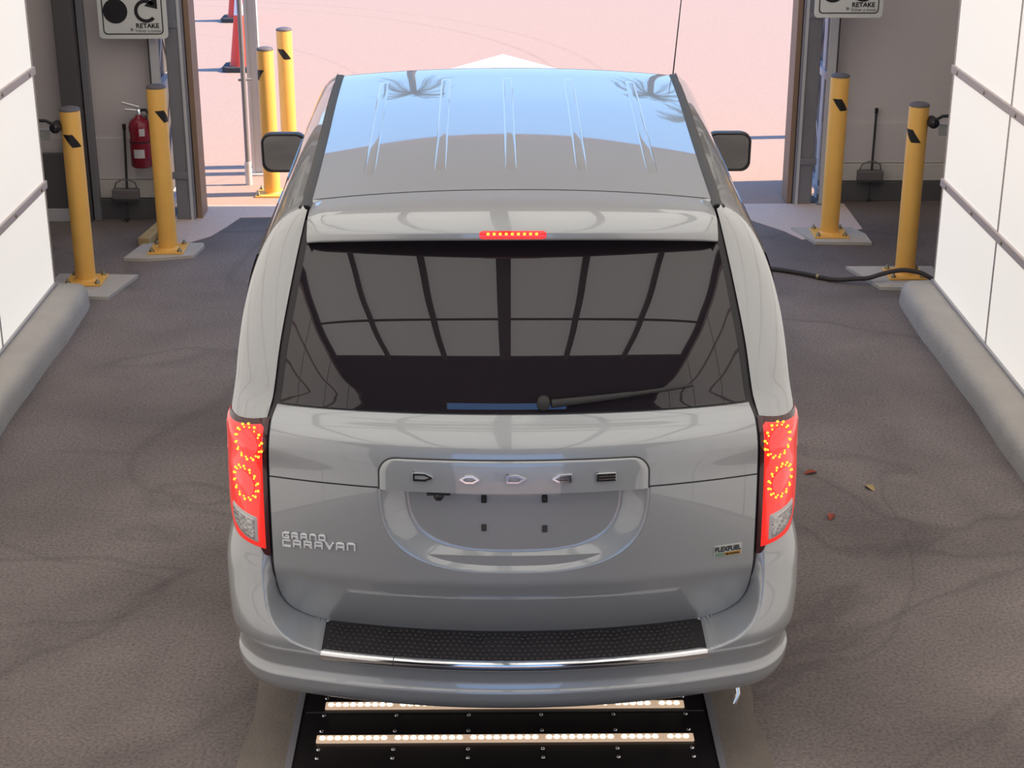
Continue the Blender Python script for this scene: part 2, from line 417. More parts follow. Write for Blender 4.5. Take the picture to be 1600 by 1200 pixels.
# dark corner column and a darker lower bay on the left
MB().box(-3.20, -3.06, 12.22, 12.36, 0, 4.6).build('corner_column', 'dark_sheet', wl, 0.006)
MB().box(-3.05, -3.00, 12.30, 12.36, 0, 4.6).build('column_flange', 'grey_steel', wl, 0.004)
MB().box(-4.2, -3.21, 12.28, 12.33, 0.10, 0.52).build('dark_bay', 'dark_sheet', wl)
MB().box(-4.2, -3.21, 12.27, 12.33, 0.0, 0.10).build('white_skirting', 'white_steel', wl, 0.004)
hd = struct(MB().box(-2.62, 2.66, 12.55, 12.75, 3.42, 4.62).build('wall_header', 'wall_grey')); tag(hd, 'grey header over the open doorway')

def door_post(name, sx, x0, x1, y, lab, n):
    """x0 inner (doorway) edge, x1 outer edge (absolute)"""
    t = thing(name, (sx * x0, y, 0), lab, 'door post'); t['kind'] = 'structure'
    a, b = sorted((sx * x0, sx * (x0 + 0.04)))
    MB().box(a, b, y - 0.02, y + 0.22, 0.0, 3.45).build('brown_face', 'brown_sheet', t, 0.004)
    a, b = sorted((sx * (x0 + 0.045), sx * x1))
    MB().box(a, b, y - 0.05, y + 0.10, 0.0, 3.45).build('steel_channel', 'grey_steel', t, 0.008)
    MB().box(*sorted((sx * (x0 + 0.06), sx * (x0 + 0.080))), y - 0.065, y - 0.045, 0.0, 3.2).build('channel_lip', 'white_steel', t)
    for z in (0.32, 1.45):
        MB().box(*sorted((sx * (x0 + 0.08), sx * (x1 + 0.02))), y - 0.062, y - 0.03, z, z + 0.05).build('strap', 'grey_steel', t, 0.004)
    return t
door_post('door_1_post', -1, 2.235, 2.42, 12.36, 'brown edged grey steel door post left of the opening', 1)
door_post('door_2_post', 1, 2.30, 2.49, 12.76, 'brown edged grey steel door post right of the opening', 2)

def gate_leaf(name, sx, x, ya, yb, lab):
    t = thing(name, (sx * x, ya, 0.0), lab, 'gate leaf')
    X = sx * x
    for y in (ya, yb):
        MB().box(X - 0.03, X + 0.03, y - 0.03, y + 0.03, 0.0, 3.0).build('stile', 'white_steel', t, 0.004)
    for z in (0.09, 1.0, 1.95, 2.95):
        MB().beam((X, ya + .03, z), (X, yb - .03, z), 0.06, 0.06).build('rail', 'white_steel', t, 0.004)
    MB().beam((X, ya + .04, 0.14), (X, yb - .04, 0.95), 0.02, 0.03).build('brace', 'white_steel', t)
    MB().beam((X, ya + .04, 1.05), (X, yb - .04, 1.92), 0.02, 0.03).build('brace', 'white_steel', t)
    MB().beam((X, yb - .04, 1.05), (X, ya + .04, 1.92), 0.02, 0.03).build('brace', 'white_steel', t)
    xo = X + sx * 0.035
    MB().box(*sorted((xo, xo + sx * 0.012)), ya, yb, 0.10, 2.95).build('sheet', 'dark_sheet', t)
    MB().box(X - .05, X + .05, ya - .05, ya + .05, 0.0, 0.012).build('foot_plate', 'grey_steel', t)
    return t
gate_leaf('gate_leaf', -1, 2.50, 12.30, 13.05, 'braced steel gate leaf folded back behind the left door post')
gate_leaf('gate_leaf', 1, 2.58, 12.72, 13.50, 'braced steel gate leaf folded back behind the right door post')

# ------------------------------------------------------------------ kerbs
def kerb(name, sx, lab):
    n = 40; P = []
    ys = np.concatenate([np.linspace(-0.7, 10.1, n), 10.1 + 0.35 * np.sin(np.linspace(0.1, 1, 10) * math.pi / 2)])
    prof = [(2.615, -0.01), (2.622, 0.075), (2.630, 0.10), (2.645, 0.120), (2.665, 0.131), (2.69, 0.135), (2.70, 0.1355), (2.93, 0.140), (2.94, 0.14), (2.94, -0.01)]
    for y in ys:
        k = max(0.0, (y - 10.1) / 0.35); row = []
        wob = 0.006 * math.sin(y * 3.1) + 0.004 * math.sin(y * 7.7)
        for (x, z) in prof:
            xx = x + wob * (x < 2.7) + 0.12 * (1 - math.sqrt(max(0, 1 - k * k))) * (x < 2.8)
            row.append((sx * xx, y, z * (1 - 0.35 * k ** 4) if z > 0 else z))
        P.append(row)
    m = MB().grid(P); m.add(P[-1], [tuple(range(len(prof)))])
    return tag(struct(m.build(name, 'kerb_concrete')), lab)
kerb('trim_1', -1, 'grey concrete kerb along the left light wall'); kerb('trim_2', 1, 'grey concrete kerb along the right light wall')

# ------------------------------------------------------------------ floor scanner with light bars
SX = 0.77
t = thing('floor_scanner', (0.03, 5.3, 0.0), 'black steel floor scanner plate with glowing light bars under the van', 'floor scanner')
XCs = 0.03
MB().box(XCs - SX, XCs + SX, 3.2, 6.6, 0.0, 0.014).build('plate', 'plate_black', t, 0.002)
for s in (-1, 1):
    MB().box(XCs + s * (SX + .006) - 0.012, XCs + s * (SX + .006) + 0.012, 3.2, 6.6, 0.0, 0.022).build('edge_angle', 'grey_steel', t)
for y in (5.005, 5.40):
    MB().box(XCs - SX + .02, XCs + SX - .02, y - 0.003, y + 0.003, 0.014, 0.017).build('seam', 'dark_trim', t)
led0 = None
for bi, y in enumerate((5.215, 5.44, 5.665)):
    hw = 0.692 if bi == 0 else 0.68
    bar = MB().box(XCs - hw, XCs + hw, y - 0.022, y + 0.022, 0.014, 0.024).build('light_bar', 'led_housing', t, 0.003)
    for mdl in range(5):
        for k in range(9):
            if mdl == 4 and k == 5: continue
            x = XCs - hw + 0.022 + mdl * (2 * hw / 5) + k * (2 * hw / 5 - 0.034) / 8.6
            if led0 is None:
                led0 = MB().lathe((x, y, 0.024), [(0.0115, 0), (0.010, 0.004), (0.006, 0.006), (0.0, 0.0065)], 10).build('led', 'led_warm', bar); l0 = (x, y)
            else:
                copy_part(led0, bar, (x - l0[0], y - l0[1], 0))
b0 = None
for y in (5.10, 5.155, 5.275, 5.38, 5.50):
    for x in np.linspace(-0.68, 0.68, 6):
        if b0 is None:
            b0 = MB().lathe((XCs + x, y, 0.014), [(0.0075, 0), (0.006, 0.003), (0.0, 0.004)], 8).build('screw', 'chrome', t); l0 = (x, y)
        else:
            copy_part(b0, t, (x - l0[0], y - l0[1], 0))
for s, nm in ((-1, 'left'), (1, 'right')):
    pts = [(XCs + s * 0.79, y) for y in (3.2, 6.6)]
    ys = np.linspace(6.6, 3.2, 26); pts += [(XCs + s * (0.955 + 0.012 * math.sin(y * 9) + 0.008 * math.sin(y * 23 + s)), y) for y in ys]
    tag(struct(MB().prism(pts, 'z', -0.1, 0.006).build('floor_strip_' + nm, 'strip_concrete')), 'pale concrete strip along the %s edge of the floor scanner' % nm)

# ------------------------------------------------------------------ bollards
def diamond_on(c, r, z0, a0, w, h, skew, parent):
    """a dark reflective tape patch wrapped on a post: parallelogram about angle a0"""
    P = []
    for i in range(5):
        v = i / 4; row = []
        for j in range(9):
            u = j / 8; a = a0 + w * (u - 0.5) + skew * (0.5 - v)
            row.append((c[0] + (r + .0015) * math.cos(a), c[1] + (r + .0015) * math.sin(a), z0 + h * (v - 0.5)))
        P.append(row)
    return MB().grid(P).build('tape_mark', 'tape_black', parent)
def bollard(x, y, label, pad=None, tape=-1.57, h=1.17, z=0.0, skew=1.0, group='yellow steel bollards'):
    if pad:
        q = MB().prism([(x + px, y + py) for (px, py) in pad], 'z', -0.1, 0.022).build('concrete_pad', 'pad_concrete')
        tag(q, 'pale concrete footing under the bollard ' + label.replace('yellow steel bollard ', '').replace(' beside the cable', ''), 'footing', 'bollard footings'); z = 0.022
    t = thing('bollard', (x, y, z), label, 'bollard', group)
    r = 0.066
    MB().prism([(x + a * .125, y + b * .125) for a, b in ((-1, -1), (1, -1), (1, 1), (-1, 1))], 'z', z, z + 0.014).build('base_plate', 'bollard_yellow', t, 0.003)
    MB().lathe((x, y, z), [(r, 0.012), (r, h - 0.012), (r - 0.004, h - 0.006)], 36).build('post', 'bollard_yellow', t)
    MB().lathe((x, y, z), [(r + .001, h - 0.010), (r + .001, h - 0.002), (r - .006, h + 0.006), (0.035, h + 0.014), (0.0, h + 0.016)], 36).build('cap', 'bollard_cap', t)
    MB().lathe((x, y, z), [(r + .010, 0.013), (r + .004, 0.022), (r, 0.026)], 30).build('weld', 'bollard_yellow', t)
    for a, b in ((-1, -1), (1, -1), (1, 1), (-1, 1)):
        MB().lathe((x + a * .098, y + b * .098, z + .014), [(0.018, 0), (0.018, 0.012), (0.009, 0.013), (0.009, 0.028), (0.0, 0.029)], 6).build('bolt', 'bolt_steel', t)
    diamond_on((x, y), r, z + h - 0.20, tape, 1.0, 0.085, skew, t)
    return t
bollard(-2.755, 10.72, 'yellow steel bollard at the end of the left light wall', [(-.22, .17), (-.25, -.30), (.22, -.34), (.32, .14)], -1.35, skew=0.9)
bollard(-2.335, 11.45, 'yellow steel bollard in front of the red fire extinguisher', [(-.21, .17), (-.28, -.20), (-.10, -.22), (.20, -.14), (.24, .10), (.22, .17)], -0.75, skew=0.9)
bollard(2.46, 11.80, 'yellow steel bollard before the right door post under the sign', [(-.25, .18), (-.14, -.20), (.27, -.22), (.27, .0), (.20, .18)], -1.5, skew=0.9)
bollard(2.785, 10.80, 'yellow steel bollard at the end of the right light wall beside the cable', [(-.36, .20), (-.22, -.26), (.2, -.30), (.24, .20)], -2.3, skew=0.9)
bollard(-1.80, 13.12, 'yellow steel bollard in sunlight nearest the left mirror', None, -2.6, z=-0.012, skew=-.9)
bollard(-1.76, 14.05, 'yellow steel bollard in sunlight behind the other sunlit one', None, -1.6, z=-0.012)
bollard(3.15, 15.15, 'yellow steel bollard outside behind the right end wall', None, -1.6, z=-0.012)

# bollard-mounted cameras
def side_camera(x, y, sx, label):
    t = thing('side_camera', (x, y, 1.06), label, 'camera', 'cameras clamped to the bollards')
    X = lambda d: x + sx * (d + 0.018)
    MB().lathe((X(0.065), y - 0.03, 1.085), [(0.0, -0.075), (0.030, -0.075), (0.036, -0.06), (0.036, 0.02), (0.026, 0.03), (0, 0.03)], 20, 'y').build('housing', 'tape_black', t)
    MB().lathe((X(0.065), y - 0.107, 1.085), [(0.0, -0.001), (0.016, -0.001), (0.020, 0.003)], 16, 'y').build('lens', 'tinted_glass', t)
    MB().beam((x + sx * .066, y - .01, 1.085), (x + sx * .085, y - .02, 1.085), .03, .03).build('clamp', 'tape_black', t)
    MB().tube([(X(0.09), y - .03, 1.095), (X(0.14), y - .01, 1.115), (X(0.19), y, 1.115), (X(0.25), y + .01, 1.10)], 0.011, 8).build('arm', 'rubber_dark', t)
    MB().prism(rounded_rect(min(X(0.12), X(0.26)), max(X(0.12), X(0.26)), 0.985, 1.06, 0.01, 3), 'y', y - 0.02, y + 0.0).build('bracket', 'clear_plastic', t)
    for r in (0.012, 0.024):
        MB().tube([(X(0.185) + r * math.cos(a), y - 0.022, 1.02 + r * math.sin(a)) for a in np.linspace(0, 2 * math.pi, 17)], 0.0035, 6, False).build('bracket_ring', 'label_white', t)
    MB().box(*sorted((X(0.12), X(0.26))), y - .025, y + .004, 1.055, 1.064).build('bracket_rim', 'label_white', t)
    return t
side_camera(-2.755, 10.72, -1, 'small black camera with clear bracket on the left wall-end bollard')
side_camera(2.785, 10.80, 1, 'small black camera with clear bracket on the right wall-end bollard')

# ------------------------------------------------------------------ RETAKE signs
def sign(x0, x1, y, z0, label, tilt=0.0):
    t = thing('retake_sign', ((x0 + x1) / 2, y, z0), label, 'sign', 'instruction signs by the doorway')
    w = x1 - x0; h = w * 0.94; xc = (x0 + x1) / 2
    z1 = z0 + h
    MB().prism(rounded_rect(x0, x1, z0, z1, 0.03), 'y', y, y + 0.012).build('plate', 'sign_white', t)
    pa = rounded_rect(x0 + .03, x1 - .03, z0 + .03, z1 - .03, 0.03); pb = rounded_rect(x0 + .038, x1 - .038, z0 + .038, z1 - .038, 0.024)
    n = len(pa); m = MB(); m.add([(p[0], y - .0015, p[1]) for p in pa] + [(p[0], y - .0015, p[1]) for p in pb], [(k, (k + 1) % n, n + (k + 1) % n, n + k) for k in range(n)]); m.build('border', 'sign_black', t)
    cx, cz, r = x0 + w * 0.255, z0 + w * 0.40, w * 0.178
    MB().prism([(cx + r * math.cos(a), cz + r * math.sin(a)) for a in np.linspace(0, 2 * math.pi, 49)[:-1]], 'y', y - 0.003, y).build('button_symbol', 'sign_black', t)
    cx, r0, r1 = x0 + w * 0.70, w * 0.118, w * 0.168
    aa = np.radians(np.linspace(40, 318, 40)); m = MB()
    pa = [(cx + r1 * math.cos(a), cz + r1 * math.sin(a)) for a in aa]; pb = [(cx + r0 * math.cos(a), cz + r0 * math.sin(a)) for a in aa]
    n = len(pa); m.add([(p[0], y - .003, p[1]) for p in pa] + [(p[0], y - .003, p[1]) for p in pb], [(k, k + 1, n + k + 1, n + k) for k in range(n - 1)])
    hx, hz = cx + r1 * 0.92, cz + r1 * 0.52
    m.add([(hx + .008, y - .003, hz + .068), (hx + .008, y - .003, hz - .028), (hx - .085, y - .003, hz - .006)], [(0, 1, 2)])
    m.build('arrow_symbol', 'sign_black', t)
    def put(body, size, bx, bz, m_, bold, wide):
        me = text_mesh(body, size, bold, 0.001)
        o = link_mesh('lettering', me, m_, t); o.rotation_euler = (math.pi / 2, 0, 0)
        xs = [v.co.x for v in me.vertices]
        o.scale = (wide / (max(xs) - min(xs)), 1, 1)
        o.location = Vector((bx - min(xs) * o.scale.x, y - 0.002, bz)) - origin_of(t)
    put('RETAKE', 0.046, x0 + w * 0.545, z0 + w * 0.158, 'sign_black', 0.0010, w * 0.335)
    put('Volver a tomar', 0.034, x0 + w * 0.525, z0 + w * 0.095, 'sign_grey', 0.0003, w * 0.385)
    MB().lathe((x0 + w * 0.48, y - .001, z0 + w * 0.135), [(0, -.004), (0.010, -.003), (0.012, 0)], 10, 'y').build('rivet', 'sign_grey', t)
    MB().box(xc - .03, xc + .03, y + 0.012, y + 0.03, z0 + .06, 3.12).build('hanger', 'grey_steel', t)
    return t
sign(-2.86, -2.365, 12.18, 1.395, 'white RETAKE sign hung above the left bollards')
sign(2.345, 2.845, 12.32, 1.515, 'white RETAKE sign hung above the right bollards')

# ------------------------------------------------------------------ fire extinguisher
ex, ey = -2.635, 12.22
t = thing('fire_extinguisher', (ex, ey, 0.45), 'red fire extinguisher hung on the left end wall', 'extinguisher')
MB().lathe((ex, ey, 0.44), [(0, 0), (0.070, 0), (0.082, 0.012), (0.082, 0.30), (0.074, 0.335), (0.050, 0.362), (0.026, 0.372), (0.024, 0.392), (0, 0.392)], 28).build('cylinder', 'ext_red', t)
MB().lathe((ex, ey, 0.44), [(0.024, 0.39), (0.024, 0.43), (0.014, 0.44), (0, 0.44)], 14).build('valve', 'chrome', t)
MB().beam((ex + .01, ey, 0.885), (ex - .115, ey - .02, 0.925), 0.036, 0.022).build('lever', 'chrome', t, 0.003)
MB().beam((ex + .01, ey, 0.862), (ex - .095, ey - .02, 0.875), 0.036, 0.016).build('handle', 'chrome', t, 0.003)
MB().tube([(ex + .02, ey, 0.865), (ex + .06, ey - .02, 0.87), (ex + .092, ey - .03, 0.83), (ex + .096, ey - .02, 0.70), (ex + .094, ey - .01, 0.60)], 0.011, 8).build('hose', 'tape_black', t)
def wrap(a0, a1, z0, z1, m_, nm):
    P = [[(ex + .0832 * math.cos(a), ey + .0832 * math.sin(a), z) for a in np.linspace(a0, a1, 10)] for z in (z0, z1)]
    MB().grid(P).build(nm, m_, t)
wrap(-2.1, -1.1, 0.52, 0.585, 'label_white', 'inspection_label'); wrap(-1.45, -0.95, 0.685, 0.74, 'label_white', 'data_label')
wrap(-2.75, -2.45, 0.66, 0.71, 'label_white', 'data_label'); wrap(-3.1, 0.0, 0.630, 0.640, 'tape_black', 'strap')
MB().box(ex - .03, ex + .03, ey + .08, 12.375, 0.64, 0.80).build('wall_bracket', 'grey_steel', t)

# ------------------------------------------------------------------ lobby dustpans
def dustpan(x, y, label, flip=1):
    t = thing('dustpan', (x, y, 0.16), label, 'dustpan', 'long handled dustpans on the end walls')
    MB().box(x - .10 * 1, x + .10, y - .05, y + .02, 0.165, 0.255).build('pan', 'dustpan_grey', t, 0.01)
    MB().box(x - .105, x + .105, y - .062, y - .045, 0.165, 0.185).build('pan_lip', 'rubber_dark', t, 0.003)
    MB().tube([(x - .085, y - .01, 0.25), (x - .07, y - .015, 0.30), (x - .02, y - .02, 0.325), (x + .03, y - .02, 0.325), (x + .075, y - .015, 0.30), (x + .085, y - .01, 0.25)], 0.006, 6).build('yoke', 'dustpan_grey', t)
    MB().tube([(x + flip * .01, y - .015, 0.25), (x + flip * .02, y + .02, 0.70)], 0.0095, 8).build('handle', 'rubber_dark', t)
    MB().tube([(x + flip * .02, y + .02, 0.70), (x + flip * .02, y + .02, 0.74)], 0.014, 8).build('grip', 'tape_black', t)
    MB().tube([(x + .0, y - .03, 0.165), (x, y - .04, 0.03)], 0.007, 6).build('stay', 'rubber_dark', t)
    MB().lathe((x, y - .04, 0.012), [(0, 0), (.016, 0.002), (.016, .018), (0, .02)], 8).build('stay_foot', 'tape_black', t)
    return t
dustpan(2.955, 12.80, 'grey long handled dustpan standing against the right end wall', 1)
dustpan(-2.79, 12.29, 'grey long handled dustpan standing below the fire extinguisher', 1)
# wood block by the left bollard, rubble
tag(MB().prism([(-2.585, 11.62), (-2.50, 11.60), (-2.44, 12.10), (-2.52, 12.12)], 'z', 0.0, 0.06).build('timber_block', 'wood', None, 0.005), 'pale timber offcut lying behind the left bollard footing', 'timber')
tag(MB().lathe((-2.40, 11.80, 0.0), [(0.055, 0), (0.06, .03), (0.045, .07), (0, .085)], 9).build('rubber_stop', 'tape_black'), 'small black rubber stop beside the timber offcut', 'rubber stop')

# ------------------------------------------------------------------ cable on the floor
pts = [(0.75, 11.2, .018), (1.20, 11.12, .018), (1.62, 11.02, .018), (1.90, 10.96, .018), (2.10, 10.85, .018), (2.27, 10.72, .018), (2.43, 10.655, .042), (2.50, 10.64, .05), (2.58, 10.64, .075), (2.66, 10.63, .10), (2.74, 10.61, .115), (2.82, 10.58, .11), (2.90, 10.53, .08), (2.97, 10.50, .03)]
fx = [pchip(range(len(pts)), [p[k] for p in pts]) for k in range(3)]
tt = np.linspace(0, len(pts) - 1, 90)
t = thing('cable', (2.0, 10.9, 0), 'black cable running from under the van to the right bollard', 'cable')
MB().tube([(fx[0](a), fx[1](a), fx[2](a)) for a in tt], 0.016, 8).build('jacket', 'cable_black', t)
for a in (2.75, 4.5):
    MB().tube([(fx[0](a) - .012, fx[1](a), .018), (fx[0](a) + .012, fx[1](a), .018)], 0.022, 8).build('clamp', 'bolt_steel', t)

# ------------------------------------------------------------------ outside: canopy post, conduit, cones, arrow, joints
t = thing('canopy_post', (-1.98, 13.80, -0.012), 'pale steel canopy post with a bracket outside the doorway', 'post')
MB().box(-2.04, -1.945, 13.76, 13.86, -0.012, 2.7).build('channel', 'white_steel', t, 0.005)
MB().box(-2.045, -2.02, 13.745, 13.765, -0.012, 2.7).build('channel_lip', 'white_steel', t)
MB().box(-1.96, -1.94, 13.745, 13.765, -0.012, 2.7).build('channel_lip', 'white_steel', t)
MB().box(-2.09, -1.895, 13.70, 13.90, -0.012, 0.003).build('base_plate', 'white_steel', t)
MB().prism([(-2.10, 2.05), (-1.95, 2.05), (-1.95, 1.90), (-2.02, 1.86), (-2.10, 1.98)], 'y', 13.69, 13.74).build('bracket', 'grey_steel', t)
MB().box(-2.75, -1.90, 13.66, 13.76, 2.09, 2.20).build('beam', 'dark_sheet', t, 0.005)
t = thing('conduit', (-2.03, 13.42, -0.012), 'thin grey conduit pipe standing before the pale canopy post', 'conduit')
MB().tube([(-2.03, 13.42, -0.012), (-2.03, 13.42, 0.18)], 0.028, 12).build('foot', 'white_steel', t)
MB().tube([(-2.03, 13.42, 0.16), (-2.03, 13.44, 1.1), (-2.03, 13.46, 2.3)], 0.020, 12).build('pipe', 'grey_steel', t)
MB().tube([(-2.07, 13.435, 0.85), (-1.97, 13.47, 0.85)], 0.010, 8).build('clip', 'grey_steel', t)
def cone(x, y, label):
    t = thing('traffic_cone', (x, y, -0.012), label, 'cone', 'traffic cones in the yard'); z = -0.012
    MB().prism([(x + a * .20, y + b * .20) for a, b in ((-1, -.7), (-.7, -1), (.7, -1), (1, -.7), (1, .7), (.7, 1), (-.7, 1), (-1, .7))], 'z', z, z + 0.055).build('base', 'rubber_dark', t, 0.006)
    rr = lambda h: 0.125 - 0.115 * h
    MB().lathe((x, y, z), [(rr(0) + .015, .05), (rr(0), .08), (rr(.60), .60)], 28).build('body', 'cone_orange', t)
    MB().lathe((x, y, z), [(rr(.60) + .002, .60), (rr(.78) + .002, .78)], 28).build('collar', 'cone_white', t)
    MB().lathe((x, y, z), [(rr(.78), .78), (rr(.92), .92), (0.0, .925)], 28).build('tip', 'cone_orange', t)
    return t
cone(-2.80, 18.5, 'orange traffic cone with white collar behind the canopy post')
cone(-3.33, 21.9, 'far traffic cone whose base shows behind the nearer cone')
# painted arrow head on the yard
t = tag(MB().prism([(-1.15, 17.5), (1.35, 17.5), (0.10, 19.4)], 'z', -0.012, -0.006).build('painted_arrow', 'paint_white'), 'white painted arrow head on the yard just past the van roof', 'road marking')
for (x, y, a, m_, lab) in ((1.576, 7.59, 0.3, 'leaf_litter', 'small red brown dead leaf on the asphalt right of the tail light'), (1.585, 7.09, 1.2, 'leaf_litter', 'smaller red brown leaf scrap nearer the camera on the right'), (1.835, 7.41, 2.0, 'wood', 'pale dry leaf curled on the asphalt at the right')):
    c_, s_ = math.cos(a), math.sin(a); P = []
    for i in range(5):
        q = i / 4; w_ = 0.018 * math.sin(math.pi * (0.08 + 0.84 * q)); P.append([(x + c_ * (q - .5) * .07 - s_ * e_ * w_, y + s_ * (q - .5) * .07 + c_ * e_ * w_, 0.003 + 0.012 * abs(e_) * math.sin(q * 3)) for e_ in (-1, -.5, 0, .5, 1)])
    tag(MB().grid(P, (0, 0, -.002)).build('fallen_leaf', m_), lab, 'leaf', 'fallen leaves on the lane')

# unseen building mass added behind the entry, blocks low sky from the tailgate reflection
t = thing('sky_blocker', (0, -34, -0.012), 'unseen pale block added behind the tunnel entry to hide low sky from reflections', 'sky blocker')
MB().box(-40, 40, -46, -34, -0.012, 7.6).build('wall', 'wall_cream', t)
MB().box(-40.2, 40.2, -46.2, -33.8, 7.6, 8.2).build('blocker_parapet', 'wall_grey', t)
for k in range(-4, 5):
    if k % 2 == 0: MB().box(k * 6 - 2, k * 6 + 2, -33.95, -33.9, 0.0, 4.2).build('blocker_shutter', 'grey_steel', t)
# palms seen mirrored in the van roof
def palm(x, y, h, label, seed):
    r = random.Random(seed)
    t = thing('palm_tree', (x, y, -0.012), label, 'palm tree', 'palm trees beyond the yard')
    path = [(x + 0.25 * math.sin(k * .5 + seed), y, h * k / 8 - .012) for k in range(9)]
    MB().tube(path, [0.34 - 0.018 * k for k in range(9)], 12).build('trunk', 'bark', t)
    top = Vector(path[-1]); proto = None
    for k in range(34):
        az = 2 * math.pi * k / 34 * 5 + r.uniform(-.2, .2); el = r.uniform(-0.7, 0.9); L = r.uniform(2.6, 3.6)
        m = MB(); pts = []
        for i in range(9):
            s = i / 8; d = L * s; pts.append(Vector((d * math.cos(el) * (1 - .12 * s), 0, d * math.sin(el) - 0.9 * s * s * L * .5)))
        m.tube(pts, [0.03 - .003 * i for i in range(9)], 5)
        for i in range(1, 33):
            s = i / 33 * 8; a = int(min(7, s)); p = pts[a].lerp(pts[a + 1], s - a); ln = 0.62 * math.sin(math.pi * (0.15 + 0.8 * i / 33))
            for sg in (-1, 1):
                q = p + Vector((0.25 * ln, sg * ln, -0.35 * ln))
                m.add([p + Vector((-.02, 0, 0)), p + Vector((.03, 0, 0.005)), q], [(0, 1, 2)])
        R = Matrix.Rotation(az, 3, 'Z')
        m.v = [tuple(R @ Vector(v) + top) for v in m.v]
        m.build('frond', 'frond', t)
    return t
palm(-4.6, 75.0, 12.6, 'palm tree left of centre mirrored in the van roof', 1)
palm(9.4, 78.0, 12.4, 'palm tree right of centre mirrored in the van roof', 2)
palm(11.4, 70.0, 14.2, 'palm tree furthest right mirrored at the roof edge', 3)
# ------------------------------------------------------------------ the van
XC = 0.060
van = thing('minivan', (XC, 7.5, 0.0), 'silver grey minivan seen from behind with lit red tail lights', 'van')
SP, CP = math.sin(PITCH), math.cos(PITCH)
prof = pchip([0.46, 0.52, 0.60, 0.68, 0.735, 0.755, 0.765, 0.80, 0.95, 1.08, 1.15, 1.20, 1.235, 1.262, 1.285, 1.306, 1.314, 1.322, 1.34, 1.40, 1.50, 1.60, 1.70, 1.81, 1.87, 1.92],
             [5.108, 5.086, 5.054, 5.030, 5.016, 5.012, 5.0115, 5.014, 5.028, 5.044, 5.057, 5.072, 5.091, 5.118, 5.152, 5.182, 5.1885, 5.193, 5.2015, 5.231, 5.287, 5.350, 5.419, 5.500, 5.548, 5.60])
kx = pchip([0.4, 1.1, 1.30, 1.9], [0.20, 0.20, 0.14, 0.13])
WZ = pchip([0.30, 0.45, 0.6, 0.8, 1.0, 1.2, 1.35, 1.5, 1.62, 1.72, 1.80, 1.86, 1.89, 1.90],
           [0.935, 0.965, 0.988, 0.998, 1.000, 0.994, 0.984, 0.966, 0.940, 0.905, 0.860, 0.803, 0.762, 0.748])
GAP = pchip([0.30, 0.538, 0.546, 0.556, 0.572, 0.59, 0.615, 0.65, 0.70, 0.80, 1.10, 1.27, 1.318, 1.50, 1.66, 1.82, 1.92],
            [0.60, 0.61, 0.655, 0.705, 0.752, 0.782, 0.805, 0.822, 0.831, 0.838, 0.840, 0.832, 0.815, 0.788, 0.758, 0.728, 0.712])   # tailgate edge
BC = 0.20
def F(x, z):
    x = np.abs(x); g = np.maximum(GAP(z), 0.80 * 0 + GAP(z)); w = np.maximum(WZ(z), g + 0.02)
    q = np.clip((x - g) / (w - g), 0, 1)
    return prof(z) + kx(z) * x * x + 0.022 * (np.minimum(x, g) / 0.8) ** 7 * np.clip((z - 1.2) / 0.15, 0, 1) + BC * (1 - np.sqrt(1 - q * q))
def surf(s, z, off=0.0):
    """corner surface: s 0 at the tailgate gap, 1 where it turns into the side, beyond 1 along the side"""
    g = GAP(z); w = max(float(WZ(z)), g + 0.02)
    def pt(s, z):
        g = float(GAP(z)); w = max(float(WZ(z)), g + 0.02); ph = min(s, 1) * math.pi / 2
        x = g + (w - g) * math.sin(ph)
        y = float(prof(z)) + float(kx(z)) * x * x + 0.022 * (g / 0.8) ** 7 * min(1, max(0, (z - 1.2) / 0.15)) + BC * (1 - math.cos(ph)) + max(0, s - 1) * 0.35
        return np.array((x, y, z))
    p = pt(s, z)
    if off:
        du = pt(s + .01, z) - pt(s - .01, z); dv = pt(s, z + .005) - pt(s, z - .005)
        n = np.cross(du, dv); n /= np.linalg.norm(n)
        if n[0] * 0.3 - n[1] < 0: n = -n
        p = p + n * off
    return p
def hit(half, v, fn=F):
    p = (v - 600.0) / FPX; dx, dy, dz = half / FPX, CP - p * SP, -SP - p * CP
    lo, hi = 4.0, 8.0; g = lambda t: dy * t - float(fn(dx * t, CAMH + dz * t))
    for t in np.arange(4.5, 7.5, 0.02):
        if g(t) > 0:
            lo, hi = t - 0.02, t; break
    for _ in range(30):
        md = (lo + hi) / 2
        if g(md) > 0: hi = md
        else: lo = md
    return dx * hi, dy * hi, CAMH + dz * hi
def nrm(x, z, fn=F):
    e = 0.004
    gx = (float(fn(x + e, z)) - float(fn(x - e, z))) / (2 * e); gz = (float(fn(x, z + e)) - float(fn(x, z - e))) / (2 * e)
    return Vector((gx, -1.0, gz)).normalized()
def V(P):
    P = np.array(P, float); P[..., 0] += XC; return P
def mirror(P):
    P = np.array(P, float); P[..., 0] *= -1; return P

